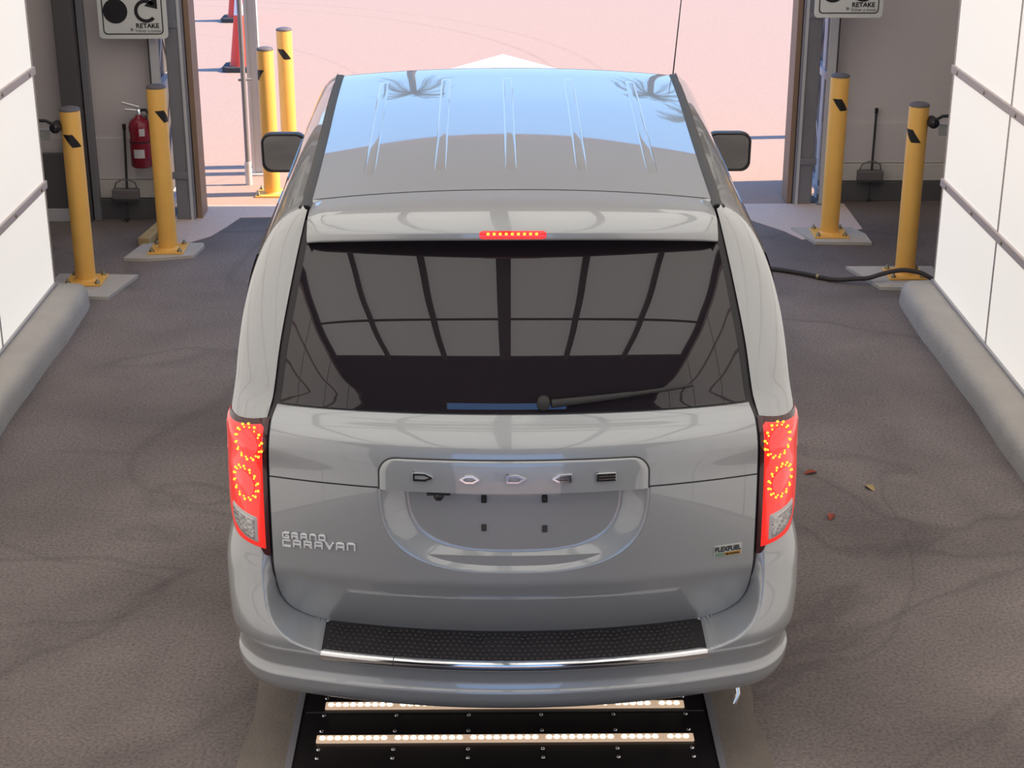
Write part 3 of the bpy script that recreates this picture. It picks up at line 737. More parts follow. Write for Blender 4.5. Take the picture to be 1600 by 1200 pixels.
# --- side shell: corner columns then along the side to the nose
Y_HEAD, Y_COWL, Y_NOSE = 8.16, 9.35, 10.06
xd = pchip([5.5, 5.8, 8.16, 9.35, 9.8, 10.06], [0.713, 0.716, 0.797, 0.83, 0.76, 0.60])
topz = pchip([5.0, 8.16, 8.45, 8.9, 9.35, 9.7, 9.95, 10.06], [1.90, 1.90, 1.80, 1.52, 1.25, 1.12, 0.98, 0.80])
nosef = pchip([5.0, 6.2, 7.4, 8.3, 9.2, 9.6, 9.9, 10.06], [1.0, 1.006, 1.012, 1.008, 0.99, 0.95, 0.86, 0.74])
SECZ = np.concatenate([np.linspace(0.30, 1.30, 30), np.linspace(1.33, 1.84, 26), [1.855, 1.868, 1.879, 1.888, 1.895, 1.90]])
def side_pt(y, z0):
    w = float(WZ(z0)); tz = float(topz(y)); zb = min(1.05, tz - 0.15)
    z = z0 if z0 < zb else zb + (z0 - zb) * (tz - zb) / (1.90 - zb)
    u = max(0.0, (z0 - 1.3) / 0.6)
    x = w * float(nosef(y)) * (1 - 0) + (float(xd(y)) - 0.713 - (float(nosef(y)) - 1) * 0.75) * u ** 2.2
    return (x, y, z)
def side_grid():
    P = []
    for z0 in SECZ:
        row = []
        for s in np.concatenate([[0.05], np.linspace(0.09, 1.0, 22)]):
            row.append(tuple(surf(s, z0)))
        y0 = row[-1][1]
        for y in np.concatenate([y0 + (9.95 - y0) * np.linspace(0, 1, 70)[1:], [10.0, 10.03, 10.06]]):
            a = side_pt(y, z0); k = min(1, (y - y0) / 0.6); b = row[22][0]
            row.append((a[0] * k + (1 - k) * (b + (a[0] - side_pt(y0, z0)[0])), a[1], a[2]))
        P.append(row)
    return np.array(P)
SG = side_grid()
WHEELS = ((6.02, 0.365), (9.12, 0.365))
for s, nm in ((1, 'right'), (-1, 'left')):
    P = SG.copy()
    if s < 0: P = mirror(P)
    P = V(P); nr, nc = P.shape[:2]; m = MB(); fs = []
    for i in range(nr - 1):
        for j in range(nc - 1):
            c = P[i:i + 2, j:j + 2].reshape(-1, 3).mean(0)
            if any((c[1] - wy) ** 2 + (c[2] - wr) ** 2 < 0.43 ** 2 for wy, wr in WHEELS): continue
            if c[1] < 5.75 and SECZ[i + 1] < 0.80: continue            # behind the bumper
            fs.append((i * nc + j, i * nc + j + 1, (i + 1) * nc + j + 1, (i + 1) * nc + j))
    m.add(P.reshape(-1, 3), fs, True)
    o = m.build('body_side', 'paint', van)
    # wheel arch lips
    for wy, wr in WHEELS:
        path = []
        for a in np.linspace(math.radians(-8), math.radians(188), 30):
            yy, zz = wy + .435 * math.cos(a), wr + .435 * math.sin(a)
            path.append((XC + s * (side_pt(yy, max(.3, zz))[0] - 0.004), yy, zz))
        MB().tube(path, 0.018, 8).build('wheel_arch', 'paint', van)
    # side glass
    for (ya, yb) in ((5.78, 6.68), (6.80, 7.62), (7.74, 8.62)):
        R = []
        for i in range(12):
            row = []
            for j in range(24):
                v = i / 11; u = j / 23; z0 = 1.315 + 0.40 * v; inset = 0.05 * (2 * v - 1) ** 8
                y = ya + inset + (yb - ya - 2 * inset) * u
                q = side_pt(y, z0); row.append((XC + s * (q[0] + 0.006), q[1], q[2]))
            R.append(row)
        MB().grid(R, (-s * 0.012, 0, 0)).build('side_window', 'tinted_glass', van)
    for y in (7.05, 7.85):
        q = side_pt(y, 1.08)
        MB().tube([(XC + s * q[0], y - .10, 1.08), (XC + s * (q[0] + .03), y - .08, 1.085), (XC + s * (q[0] + .03), y + .08, 1.085), (XC + s * q[0], y + .10, 1.08)], 0.014, 8).build('door_handle', 'paint', van)

# --- roof with stamped ribs, hood, windscreen
zc = pchip([5.40, 5.80, 6.5, 7.2, 7.8, 8.16, 8.45, 8.9, 9.35, 9.7, 9.95, 10.06], [1.915, 1.932, 1.947, 1.950, 1.940, 1.926, 1.83, 1.55, 1.275, 1.145, 1.00, 0.82])
def roof_z(x, y):
    return zc(y) - 0.036 * (np.abs(x) / xd(y)) ** 2.2
def top_grid(y0, y1, ny, nx, inset=0.0, ribs=False, xsc=1.0, yfun=None):
    xs_n = np.linspace(-1, 1, nx); P = []
    for y in np.linspace(y0, y1, ny):
        row = []
        for a in xs_n:
            x = a * (float(xd(y)) - inset) * xsc; row.append((x, y, float(roof_z(x, y))))
        P.append(row)
    return np.array(P)
roof = MB().grid(V(top_grid(5.805, Y_HEAD, 60, 61)), (0, 0, -0.02)).build('roof', 'paint', van)
RIBX = 0.2735
for k in range(-2, 3):
    ya, yb = 6.05, 7.84
    R = []
    for y in np.concatenate([[ya, ya + .01, ya + .03], np.linspace(ya + .06, yb - .06, 24), [yb - .03, yb - .01, yb]]):
        e = min(1, (y - ya) / 0.30, (yb - y) / 0.03); e = math.sqrt(max(0, 1 - (1 - e) ** 2)); row = []
        x0 = k * RIBX * (float(xd(y)) / 0.745)
        for a, hgt in ((-1, -.002), (-.90, .0022), (-.74, .0042), (-.5, .0048), (0, .0048), (.5, .0048), (.74, .0042), (.90, .0022), (1, -.002)):
            x = x0 + a * 0.0225; row.append((x, y, float(roof_z(x, y)) + hgt * e - .002 * (1 - e)))
        R.append(row)
    MB().grid(V(R)).build('roof_rib', 'paint', van)
MB().grid(V(top_grid(Y_HEAD + .012, Y_COWL - 0.01, 24, 41)), (0, 0, -0.02)).build('windscreen', 'tinted_glass', van)
MB().grid(V(top_grid(Y_COWL, 10.055, 22, 41)), (0, 0, -0.02)).build('hood', 'paint', van)
for s in (-1, 1):
    R = []
    ys = np.linspace(5.72, Y_HEAD, 40)
    for y in ys:
        row = []
        for d, h in ((-0.004, -0.004), (0.004, 0.004), (0.018, 0.006), (0.030, 0.004), (0.040, -0.006)):
            row.append((s * (float(xd(y)) + d), y, float(zc(y)) - 0.036 + h + .001))
        R.append(row)
    MB().grid(V(R), (0, 0, -0.02)).build('roof_moulding', 'dark_trim', van)
    m = MB()
    for (y0, y1) in ((5.715, 5.735),):
        m.box(*sorted((XC + s * (float(xd(5.8)) - 0.002), XC + s * (float(xd(5.8)) + 0.038))), y0, y1, 1.86, 1.896)
    m.build('moulding_end', 'black_trim', van)
# nose, floor pan, inner dark liner
m = MB(); ring = [(XC + s * p[0], p[1], p[2]) for s in (1,) for p in SG[:, -1]] + [(XC - p[0], p[1], p[2]) for p in SG[::-1, -1]]
m.add(ring, [tuple(range(len(ring)))]); m.build('front_bumper', 'paint', van)
MB().box(XC - .80, XC + .80, 5.3, 9.95, 0.28, 0.36).build('floor_pan', 'black_trim', van)
MB().prism([(5.34, 0.34), (5.34, 1.15), (5.66, 1.72), (8.1, 1.80), (9.2, 1.20), (9.9, 0.9), (9.9, 0.34)], 'x', XC - .62, XC + .62).build('cabin_lining', 'black_trim', van)
for wy, wr in WHEELS:
    for s in (-1, 1):
        x = XC + s * 0.87
        w = MB().lathe((x, wy, wr), [(0.22, -s * .10), (0.34, -s * .11), (0.362, -s * .085), (0.365, 0), (0.362, s * .085), (0.34, s * .11), (0.24, s * .10)], 40, 'x').build('tire', 'tire', van)
        m = MB().lathe((x, wy, wr), [(0.24, s * .10), (0.235, s * .08), (0.22, s * .02), (0.06, s * .03), (0.05, s * .075), (0, s * .08)], 40, 'x')
        for k in range(5):
            a = 2 * math.pi * k / 5
            m.beam((x + s * .06, wy + .04 * math.cos(a), wr + .04 * math.sin(a)), (x + s * .075, wy + .235 * math.cos(a), wr + .235 * math.sin(a)), 0.05, 0.03, (1, 0, 0))
        m.build('rim', 'alloy', w)

# --- tailgate
ZSEAM, ZTOP = 1.093, 1.312
def recess(x, z):
    r = ((np.abs(x) / 0.452) ** 3 + (np.maximum(ZSEAM - z, 0) / 0.288) ** 3) ** (1 / 3)
    q = np.clip((1.0 - r) / 0.20, 0, 1); q = q * q * (3 - 2 * q) * 0.08 + q * 0.92
    return np.where(z < ZSEAM - 0.0005, 0.050 * q, 0.0)
FT = lambda x, z: F(x, z) + recess(x, z)
gate = MB()
zs = np.concatenate([np.concatenate([np.linspace(0.538, 0.62, 24)[:-1], np.linspace(0.62, ZSEAM - 0.001, 95)]), [ZSEAM], np.linspace(ZSEAM + .004, ZTOP, 44)])
P = []
for z in zs:
    hw = float(GAP(z)) - 0.007; xs = hw * np.linspace(-1, 1, 181)
    P.append(np.stack([xs, FT(xs, z), np.full_like(xs, z)], -1))
gate.grid(V(P), (0, 0.03, 0))
tailgate = gate.build('tailgate', 'paint', van)
# seam across the gate
for s in (-1, 1):
    R = []
    for x in np.linspace(0.455, 0.833, 30):
        y = float(F(x, ZSEAM)); R.append([(s * x, y - .0006, ZSEAM + 0.0025), (s * x, y - .0010, ZSEAM - 0.0025)])
    MB().grid(V(R)).build('seam', 'black_trim', tailgate)
# name plate blade over the number plate recess
R = []
z0, z1 = ZSEAM - 0.004, 1.196
for i in range(26):
    v = i / 25; z = z0 + (z1 - z0) * v
    d = max(0.0, z - (z1 - 0.055)) / 0.055; hw = 0.452 - 0.055 * (1 - math.sqrt(max(0, 1 - d * d)))
    xs = hw * np.linspace(-1, 1, 81); ex_ = np.minimum(1, np.minimum((1 - np.abs(np.linspace(-1, 1, 81))) / 0.006, (1 - v) / 0.025 + 0))
    R.append(np.stack([xs, F(xs, z) - 0.002 - 0.005 * np.sqrt(np.clip(ex_, 0, 1)), np.full_like(xs, z)], -1))
blade = MB().grid(V(R), (0, 0.05, 0)).build('handle_blade', 'paint', tailgate)
def F_blade(x, z): return F(x, z) - 0.007
# groove round the blade
for s in (-1, 1):
    path = []
    for a in np.linspace(0, 1, 24):
        if a < 0.35:
            x, z = 0.454, z0 + (z1 - .055 - z0) * a / 0.35
        elif a < 0.65:
            an = (a - .35) / .30 * math.pi / 2; x, z = 0.399 + 0.056 * math.cos(an), z1 - 0.055 + 0.056 * math.sin(an)
        else:
            x, z = 0.399 * (1 - (a - .65) / .35), z1 + 0.001
        path.append((XC + s * x, float(F(x, z)) - 0.0008, z))
    MB().tube(path, 0.0032, 6).build('blade_groove', 'dark_trim', tailgate)
    # fine edge of the number plate recess
    path = []
    for a in np.linspace(0, math.pi / 2, 40):
        c_, s_ = math.cos(a) ** (2 / 3), math.sin(a) ** (2 / 3)
        x, z = 0.452 * c_, ZSEAM - 0.004 - 0.284 * s_
        path.append((XC + s * x, float(F(x, z)) + 0.0005, z))
    MB().tube(path, 0.0022, 6).build('recess_edge', 'paint', tailgate)
# chrome stroke lettering laid on a surface
FONT = {
 'D': [[(0, 0), (0, 1), (.62, 1), (1, .5), (.62, 0), (0, 0)]], 'O': [[(.3, 0), (0, .5), (.3, 1), (.7, 1), (1, .5), (.7, 0), (.3, 0)]],
 'G': [[(1, 1), (.3, 1), (0, .5), (.3, 0), (1, 0), (1, .5), (.45, .5)]], 'E': [[(1, 1), (0, 1), (0, 0), (1, 0)], [(0, .5), (1, .5)]],
 'g': [[(1, 1), (0, 1), (0, 0), (1, 0), (1, .45), (.5, .45)]], 'R': [[(0, 0), (0, 1), (1, 1), (1, .45), (0, .45)], [(.55, .45), (1, 0)]],
 'A': [[(0, 0), (0, 1), (1, 1), (1, 0)], [(0, .4), (1, .4)]], 'N': [[(0, 0), (0, 1), (1, 1), (1, 0)]], 'd': [[(0, 0), (0, 1), (1, 1), (1, 0), (0, 0)]],
 'C': [[(1, 1), (0, 1), (0, 0), (1, 0)]], 'V': [[(0, 1), (.5, 0), (1, 1)]]}
def letter(ch, x, z, w, h, st, dep, fn, m_, parent, dz=0.0):
    """x, z lower-left on the surface (van frame); strokes as raised bars"""
    m = MB()
    for line in FONT[ch]:
        for a, b in zip(line[:-1], line[1:]):
            pa = (x + st / 2 + a[0] * (w - st), z + st / 2 + a[1] * (h - st) + dz * a[0]); pb = (x + st / 2 + b[0] * (w - st), z + st / 2 + b[1] * (h - st) + dz * b[0])
            d = np.array(pb) - np.array(pa); L = np.hypot(*d); d /= L; n = np.array((-d[1], d[0])) * st / 2; pa = pa - d * st * .5; pb = pb + d * st * .5
            c = [pa - n, pb - n, pb + n, pa + n]; k = .74
            mid = (pa + pb) / 2; ci = [pa + d * st * .2 - n * k, pb - d * st * .2 - n * k, pb - d * st * .2 + n * k, pa + d * st * .2 + n * k]
            vs = [(XC + q[0], float(fn(q[0], q[1])) + .002, q[1]) for q in c] + [(XC + q[0], float(fn(q[0], q[1])) - dep * .6, q[1]) for q in c] + [(XC + q[0], float(fn(q[0], q[1])) - dep, q[1]) for q in ci]
            m.add(vs, [(i + r * 4, (i + 1) % 4 + r * 4, (i + 1) % 4 + 4 + r * 4, i + 4 + r * 4) for r in (0, 1) for i in range(4)] + [(8, 9, 10, 11)])
    return m.build('letter', m_, parent)
xs_l = [(-143, 744), (-70, 748), (3, 748), (75, 747), (144, 745)]
for ch, (du, v) in zip('DODGE', xs_l):
    x, y, z = hit(abs(du), v, F_blade); x = math.copysign(x, du)
    letter(ch, x - 0.0335, z - 0.014, 0.067, 0.028, 0.0085, 0.010, F_blade, 'chrome', blade)
def word(txt, h0, v0, h1, v1, hgt, st):
    xa, _, za = hit(h0, v0); xb, _, zb = hit(h1, v1); n = len(txt); pitch = (-xb - -xa) / n
    for i, ch in enumerate(txt):
        f = i / n
        letter(ch, -xa + pitch * i, za + (zb - za) * f - hgt / 2, pitch * 0.80, hgt, st, 0.0065, F, 'letter_chrome', tailgate)
word('gRANd', 361, 833, 291, 839, 0.0230, 0.0055)
word('CARAVAN', 361, 845, 244, 853, 0.0270, 0.0060)
# flex fuel badge
xa, ya, za = hit(335, 861)
R = [[(XC + x, float(F(x, z)) - .003, z) for x in np.linspace(xa - .0495, xa + .0495, 8)] for z in (za - .019, za + .021)]
bd = MB().grid(R, (0, .004, 0)).build('fuel_badge', 'badge_silver', tailgate)
R = [[(XC + x, float(F(x, z)) - .004, z) for x in np.linspace(xa - .046, xa - .012, 5)] for z in (za - .017, za - .005)]; MB().grid(R).build('badge_field', 'badge_green', bd)
R = [[(XC + x, float(F(x, z)) - .004, z) for x in np.linspace(xa - .012, xa + .046, 5)] for z in (za - .017, za - .005)]; MB().grid(R).build('badge_field', 'badge_orange', bd)
def surf_text(body, size, x, z, m_, parent, wide, bold):
    me = text_mesh(body, size, bold, 0.0006); xs = [v.co.x for v in me.vertices]; k = wide / (max(xs) - min(xs)); o0 = origin_of(parent)
    for v in me.vertices:
        X, Z = x + (v.co.x - min(xs)) * k, z + v.co.y
        v.co = Vector((XC + X, float(F(X, Z)) - .0052 - v.co.z, Z)) - o0
    link_mesh('lettering', me, m_, parent)
surf_text('FLEXFUEL', 0.024, xa - .046, za + .0, 'sign_black', bd, 0.092, 0.0006)
surf_text('E85 ETHANOL', 0.010, xa - .008, za - .015, 'sign_black', bd, 0.050, 0.0001)
# plate recess fittings
for du, v in ((-47, 779), (48, 779)):
    x, y, z = hit(abs(du), v, FT); x = math.copysign(x, du)
    MB().prism(rounded_rect(XC + x - .0095, XC + x + .0095, z - .0125, z + .0125, .003, 3), 'y', y - .008, y + .01).build('plate_clip', 'black_trim', tailgate)
    MB().lathe((XC + x, y - .008, z), [(0, -.001), (.004, -.001), (.004, .002)], 10, 'y').build('clip_hole', 'dark_trim', tailgate)
for du, v in ((-47, 824), (48, 826)):
    x, y, z = hit(abs(du), v, FT); x = math.copysign(x, du)
    MB().prism(rounded_rect(XC + x - .009, XC + x + .009, z - .012, z + .012, .003, 3), 'y', y - .005, y + .01).build('plate_clip', 'dark_trim', tailgate)
x, y, z = hit(117, 768, FT)
MB().lathe((XC - x, y - .035, z + .012), [(0, -.026), (.012, -.024), (.018, -.014), (.018, 0), (0, 0)], 14).build('reversing_camera', 'black_trim', tailgate)
MB().box(XC - x - .04, XC - x + .04, y - .05, y - .01, z + .008, z + .016).build('camera_shroud', 'black_trim', tailgate, 0.003)

# rear glass and seals
R = []
for z in np.linspace(ZTOP + .006, 1.835, 50):
    hw = float(GAP(z)) - 0.016; xs = hw * np.linspace(-1, 1, 101)
    R.append(np.stack([xs, F(xs, z) + 0.0015, np.full_like(xs, z)], -1))
glass = MB().grid(V(R), (0, 0.01, 0)).build('rear_window', 'tinted_glass', van)
for s in (-1, 1):
    R = []
    for z in np.concatenate([np.linspace(0.53, .66, 30)[:-1], np.linspace(0.66, 1.87, 80)]):
        g = float(GAP(z)); a = 0.022; R.append([(s * (g - a), float(F(g - a, z)) + .010, z), (s * g, float(F(g, z)) + .006, z), (s * (g + .016), float(F(g + .016, z)) + 0.010, z)])
    MB().grid(V(R)).build('gap_seal', 'black_trim', van)
R = []
for x in np.linspace(-.80, .80, 60):
    R.append([(x, float(F(x, ZTOP - .004)) + .012, ZTOP - .004), (x, float(F(x, ZTOP + .012)) + .006, ZTOP + .014)])
MB().grid(V(R)).build('window_seal', 'black_trim', van)
# wiper
xp, yp, zp = hit(47, 628); xt, yt, zt = hit(280, 600)
wp = MB().lathe((XC + xp, yp - .022, zp), [(0, -.012), (.014, -.011), (.021, -.004), (.023, .006), (.021, .030), (0, .03)], 20, 'y').build('wiper', 'rubber_dark', van)
path = []
for a in np.linspace(0, 1, 20):
    x, z = xp + (xt - xp) * a, zp + (zt - zp) * a; path.append((XC + x, float(F(x, z)) - .022 + .006 * a, z))
MB().tube(path[1:12], [.014 - .0005 * i for i in range(11)], 8).build('wiper_arm', 'rubber_dark', wp)
MB().tube(path[10:], [.0075 - .0002 * i for i in range(10)], 6).build('wiper_blade', 'rubber_dark', wp)

# --- spoiler
hwS = lambda s: 0.7125 - 0.002 * s
rows = [(5.800, 1.932, 0), (5.72, 1.9315, .10), (5.64, 1.929, .25), (5.57, 1.924, .45), (5.52, 1.917, .65), (5.475, 1.906, .85), (5.445, 1.893, .97), (5.430, 1.882, 1), (5.424, 1.872, 1), (5.421, 1.858, 1), (5.424, 1.851, 1), (5.432, 1.848, 1)]
fy = pchip(range(len(rows)), [r[0] for r in rows]); fz = pchip(range(len(rows)), [r[1] for r in rows]); fk = pchip(range(len(rows)), [r[2] for r in rows])
R = []
for a in np.linspace(0, len(rows) - 1, 56):
    k = float(fk(a)); xs = (0.7145 - .004 * k) * np.linspace(-1, 1, 81); n_ = np.abs(xs) / .713
    edge = np.maximum(0, (n_ - .93) / .07) ** 2
    R.append(np.stack([xs, float(fy(a)) + 0.20 * k * xs * xs + .014 * edge * k, float(fz(a)) - 0.036 * n_ ** 2.2 + .004 * k - .006 * edge * (k > 0)], -1))
R = np.array(R)
sp = MB().grid(V(R)).build('spoiler', 'paint', van)
U = []
last = R[-1]
for q in np.linspace(0, 1, 8):
    row = last.copy(); yt_ = F(last[:, 0], np.full(81, 1.83)) + .01; row[:, 1] = last[:, 1] * (1 - q) + yt_ * q; row[:, 2] = last[:, 2] - 0.012 * q + 0.0
    U.append(row)
MB().grid(V(U)).build('spoiler_underside', 'black_trim', sp)
for s in (0, -1):
    side = [tuple(p) for p in R[:, s]]; low = [(p[0], max(p[1], 5.53), min(p[2] - .01, 1.80)) for p in side]
    MB().grid(V([side, low])).build('spoiler_side', 'paint', sp)
R2 = [[(x, 5.80, float(roof_z(x, 5.8)) + .0012), (x, 5.806, float(roof_z(x, 5.8)) + .0012)] for x in np.linspace(-.70, .70, 40)]
MB().grid(V(R2)).build('roof_seam', 'dark_trim', sp)
# high brake light
R = []
def lip(x, a):
    k = float(fk(a)); return (x, float(fy(a)) + .20 * k * x * x - .003, float(fz(a)) - .036 * (abs(x) / .713) ** 2.2 + .004 * k)
for a in np.linspace(6.95, 9.15, 8):
    hw = 0.114 - 0.010 * abs((a - 8.05) / 1.1) ** 3
    R.append([lip(hw * u, a) for u in np.linspace(-1, 1, 30)])
hb = MB().grid(V(R), (0, .01, 0)).build('high_brake_light', 'red_lens', sp)
led_b = None
for k in range(9):
    p = lip(-0.084 + k * 0.0205, 7.85); p = (p[0] + XC, p[1] - .002, p[2])
    if led_b is None:
        led_b = MB().lathe(p, [(.0055, 0.001), (.004, -.002), (0, -.003)], 8, 'y').build('led', 'amber_led', hb); p0 = p
    else:
        copy_part(led_b, hb, Vector(p) - Vector(p0))

# --- tail lights
def lamp_grid(s, a0, a1, zt, zb, off, nu=26, nv=40):
    R = []
    for i in range(nv):
        v = i / (nv - 1); row = []
        for j in range(nu):
            u = j / (nu - 1); sa = a0 + (a1 - a0) * u; z = zb(u) + (zt(u) - zb(u)) * v
            e = min(1, min(u, 1 - u) / .05, min(v, 1 - v) / .04); e = math.sqrt(max(0, 1 - (1 - e) ** 2))
            p = surf(sa, z, off * (0.35 + .65 * e)); row.append((s * p[0] + XC, p[1], p[2]))
        R.append(row)
    return R
def corner_hit(half, v):
    """(s, z) on the corner surface under a pixel"""
    x, y, z = hit(half, v); g, w = float(GAP(z)), float(WZ(z)); q = min(1, max(0, (x - g) / (w - g)))
    return math.asin(q) / (math.pi / 2), z
ztop = lambda u: 1.268 - 0.038 * u - 0.006 * math.sin(u * math.pi)
zbot = lambda u: min(0.815 + 1.3 * max(0, u - 0.36) ** 2, 1.12)
for s in (1, -1):
    bez = MB().grid(lamp_grid(s, 0.005, 1.30, lambda u: ztop(u) + .012, lambda u: zbot(u) - .012, 0.005)).build('tail_light', 'lens_bezel', van)
    lens = MB().grid(lamp_grid(s, 0.055, 1.26, lambda u: ztop(u) - .004, lambda u: zbot(u) + .012, 0.012)).build('lens', 'red_lens', bez)
    MB().grid(lamp_grid(s, 0.92, 1.24, lambda u: ztop(1) - .02, lambda u: 1.08 + .02 * u, 0.0155, 10, 20)).build('side_lens', 'red_lens_clear', bez)
    for (half, v, rs, rz) in ((411.5, 691, 0.215, 0.056), (415, 751, 0.215, 0.058)):
        s0, z0_ = corner_hit(half, v)
        R = []
        for r in np.linspace(0.02, 0.74, 8):
            R.append([np.array(surf(s0 + rs * r * math.cos(a), z0_ + rz * r * math.sin(a), 0.0135 + .004 * (1 - r))) * (s, 1, 1) + (XC, 0, 0) for a in np.linspace(0, 2 * math.pi, 25)])
        MB().grid(R).build('lamp_dome', 'red_lens_core', bez)
        ledp = None
        for k in range(14):
            a = 2 * math.pi * (k + .5) / 14
            for dr, sz in ((1.0, .0052), (0.86, .0036)):
                aa = a + (0.10 if dr < 1 else 0)
                p = np.array(surf(s0 + rs * dr * math.cos(aa), z0_ + rz * dr * math.sin(aa), 0.0135)) * (s, 1, 1) + (XC, 0, 0)
                MB().lathe(p, [(sz, .001), (sz * .8, -.002), (0, -.003)], 7, 'y').build('led', 'amber_led', bez)
    # clear reversing lens at the foot
    MB().grid(lamp_grid(s, 0.13, 0.62, lambda u: 0.943 + .010 * u, lambda u: 0.845 + .004 * u + .055 * u ** 3, 0.0165, 16, 16)).build('reverse_lens_rim', 'label_white', bez)
    rl = MB().grid(lamp_grid(s, 0.155, 0.59, lambda u: 0.937 + .010 * u, lambda u: 0.852 + .004 * u + .053 * u ** 3, 0.0185, 16, 16)).build('reverse_lens', 'reverse_lens', bez)

# --- rear bumper: wraps the corners, flush with the body at the top and standing proud below the tailgate
def plan(tq):
    """outer plan curve; tq in metres of |x| up to .80 then round the corner and along the side"""
    L, sl = 0.345, math.atan(0.32)
    if tq <= 0.80:
        return np.array((tq, 4.900 + 0.20 * tq * tq)), np.array((-0.4 * tq, 1.0)) / math.hypot(0.4 * tq, 1)
    t1 = min(tq - 0.80, L); n = 30; p = np.array((0.80, 5.028)); h = t1 / n
    for k in range(n):
        a = sl + (math.pi / 2 - sl) * ((k + .5) * h / L); p = p + h * np.array((math.cos(a), math.sin(a)))
    a = sl + (math.pi / 2 - sl) * (t1 / L)
    return p + np.array((0, max(0, tq - 0.80 - L))), np.array((-math.sin(a), math.cos(a)))
GZ = np.concatenate([np.linspace(0.545, 0.66, 40), np.linspace(0.67, 0.95, 30)])
OUTL = np.array([(x, 0.545) for x in np.linspace(0, float(GAP(0.545)), 60)] + [(float(GAP(z)), z) for z in GZ])
def edge_dist(x, z):
    d = np.hypot(OUTL[:, 0] - x, OUTL[:, 1] - z).min()
    return -d if (z > 0.545 and x < float(GAP(z))) else d
INS = pchip([0.300, 0.316, 0.325, 0.345, 0.385, 0.410, 0.424, 0.445, 0.480, 0.506, 0.516, 0.60, 0.9], [0.14, 0.09, 0.045, 0.010, -.008, -.009, 0.002, 0.010, 0.007, 0.002, 0.004, 0.004, 0.004])
_pc = {}
def bump_pt(c, z, up=0.0):
    key = round(c, 5)
    if key not in _pc: _pc[key] = plan(c)
    p, n = _pc[key]
    cw = min(1, max(0, (c - 0.84) / 0.22)); cw = cw * cw * (3 - 2 * cw); lo = min(1, max(0, (0.53 - z) / 0.06)); lo = lo * lo * (3 - 2 * lo)
    q = p + n * (float(INS(z)) + 0.012 * cw * lo); zz = max(z, 0.53)
    if c <= 0.80:
        xb = c
    else:
        xb = 0.80 + (float(WZ(zz)) - 0.80) * math.sin(min(1, (c - 0.80) / 0.345) * math.pi / 2)
    yb = float(F(xb, zz)) + max(0, c - 1.145)
    m_ = min(1, max(0, edge_dist(xb if z > 0.56 else min(xb, c), z) / 0.032))
    m_ = 0.75 * m_ + 0.25 * m_ * m_ * (3 - 2 * m_)
    f = min(1, max(0, (z - 0.53) / 0.31)); k = m_ * (1 - f * f * (3 - 2 * f))
    if z < 0.50: k = 1.0
    x = xb * (1 - k) + q[0] * k; y = yb * (1 - k) + q[1] * k
    ub = min(1, max(0, (0.84 - z) / 0.34)); off = 0.004 * m_ - 0.016 * (1 - m_) + 0.020 * cw * math.sin(math.pi * min(1, ub ** 0.8)) + 0.010 * cw * (1 - lo) * min(1, ub * 3)
    return (x - n[0] * off, y - n[1] * off, z + up)
tqs = np.concatenate([np.linspace(0, 0.56, 15), np.linspace(0.58, 0.96, 60), np.linspace(0.98, 1.145, 18), np.linspace(1.18, 1.58, 9)])
zrow = np.concatenate([np.linspace(0.86, 0.66, 24)[:-1], np.linspace(0.66, 0.49, 60)[:-1], np.linspace(0.49, 0.33, 40)[:-1], np.linspace(0.33, 0.30, 12)])
half = np.array([[bump_pt(c, z) for c in tqs] for z in zrow])
full = np.concatenate([mirror(half)[:, :0:-1], half], 1)
bumper = MB().grid(V(full)).build('rear_bumper', 'paint', van)
MB().box(XC - .74, XC + .74, 5.10, 5.34, 0.30, 0.44).build('valance', 'black_trim', van)
# tread pad and chrome strip on the bumper shelf
HP = 0.662
def bsym(t_, z, dz=0.0, out=0.0):
    p = np.array(bump_pt(abs(t_), z)); n = plan(abs(t_))[1]
    p = p - np.array((n[0], n[1], 0)) * out + np.array((0, 0, dz))
    return p * (1 if t_ >= 0 else -1, 1, 1)
R = [[bsym(t_, z, .006) for t_ in np.linspace(-HP, HP, 61)] for z in np.linspace(0.542, 0.5165, 12)]
pad = MB().grid(V(R), (0, 0, -.008)).build('tread_pad', 'step_rubber', van)
m = MB()
for j in range(7):
    for k in range(62):
        t_ = -HP + .022 + (k + (.5 if j % 2 else 0)) * (2 * HP - .05) / 62; p = bsym(t_, 0.5385 - j * 0.0033, .006) + (XC, 0, 0)
        m.lathe(p, [(.0075, 0), (.0055, .003), (0, .004)], 6)
tb = m.build('tread_bumps', 'step_rubber', pad); tb['kind'] = 'stuff'
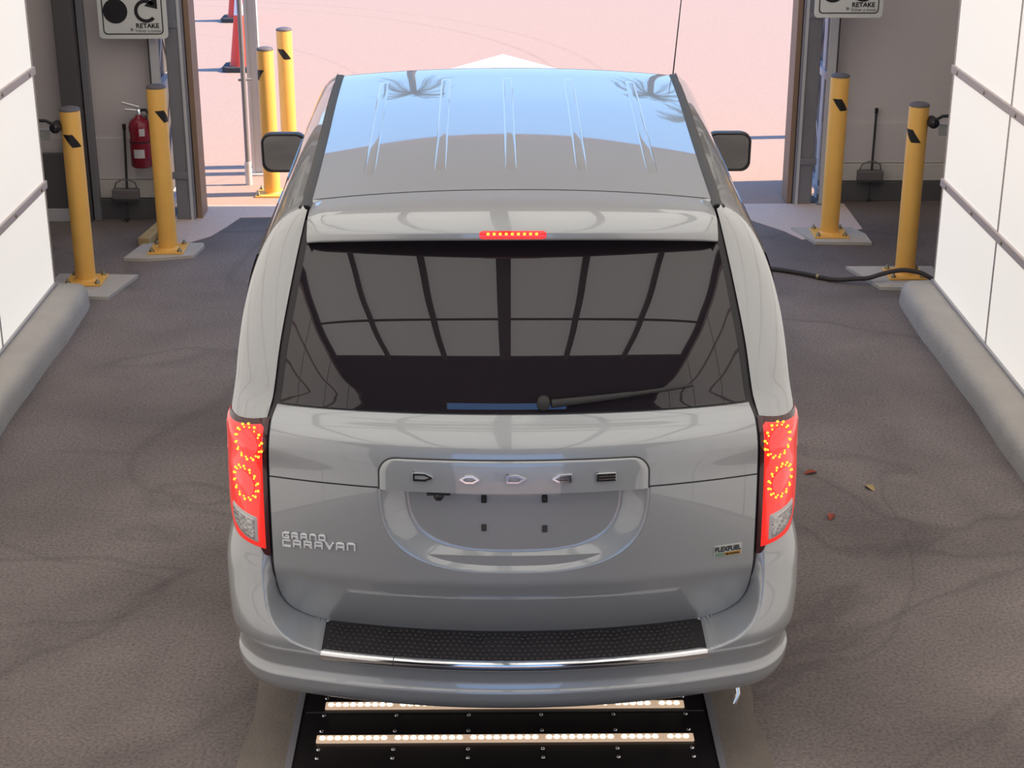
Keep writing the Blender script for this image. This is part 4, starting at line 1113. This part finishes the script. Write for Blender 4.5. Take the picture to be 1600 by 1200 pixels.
for (ta, tb_) in ((-HP, -0.412), (-0.409, HP)):
    R = []
    for t_ in np.linspace(ta, tb_, 60):
        R.append([bsym(t_, 0.5175, .002), bsym(t_, 0.5165, .009), bsym(t_, 0.515, .010, .002), bsym(t_, 0.513, .009, .005), bsym(t_, 0.510, .006, .007), bsym(t_, 0.506, .002, .008), bsym(t_, 0.499, 0, .008), bsym(t_, 0.492, 0, .006), bsym(t_, 0.490, 0, -.002)])
    MB().grid(V(R)).build('chrome_strip', 'chrome', van)
# tow hook glint under the right corner
MB().tube([(XC + .79, 5.14, .33), (XC + .80, 5.11, .27), (XC + .785, 5.10, .235)], .010, 8).build('exhaust_tip', 'chrome', van)

# --- mirrors and aerial
for s in (-1, 1):
    cx, cy_, cz_ = 1.14, 8.42, 1.445
    R = []
    n = 28
    base = rounded_rect(-.125, .115, -.10, .10, .055, 6); base = [(a + (.012 if b > 0 else -.01) * (b / .1), b * (1 - .12 * (a > 0) * 0)) for a, b in base]
    for (k, dy) in ((0.90, -.01), (0.985, -.016), (1.0, -.004), (1.0, .03), (.93, .08), (.72, .125), (.35, .145), (0.02, .15)):
        R.append([(XC + s * (cx + a * k), cy_ + dy, cz_ + b * k) for a, b in base + base[:1]])
    mir = MB().grid(R).build('wing_mirror', 'black_trim', van)
    MB().add([(XC + s * (cx + a * .90), cy_ - .004 + .02 * a * s * 0, cz_ + b * .90) for a, b in base], [tuple(range(len(base)))]).build('mirror_glass', 'mirror_glass', mir)
    MB().tube([(XC + s * 0.90, cy_ + .10, cz_ - .13), (XC + s * 1.0, cy_ + .09, cz_ - .10), (XC + s * 1.10, cy_ + .07, cz_ - .06)], [.04, .035, .04], 10).build('mirror_arm', 'paint', mir)
MB().tube([(XC + .91, 9.42, 1.06), (XC + .945, 9.40, 1.6), (XC + .985, 9.38, 2.16)], [.007, .004, .0028], 6).build('aerial', 'black_trim', van)
MB().box(XC - .905, XC - .898, 7.5, 7.6, 1.76, 1.785).build('window_tag', 'green_tag', van)
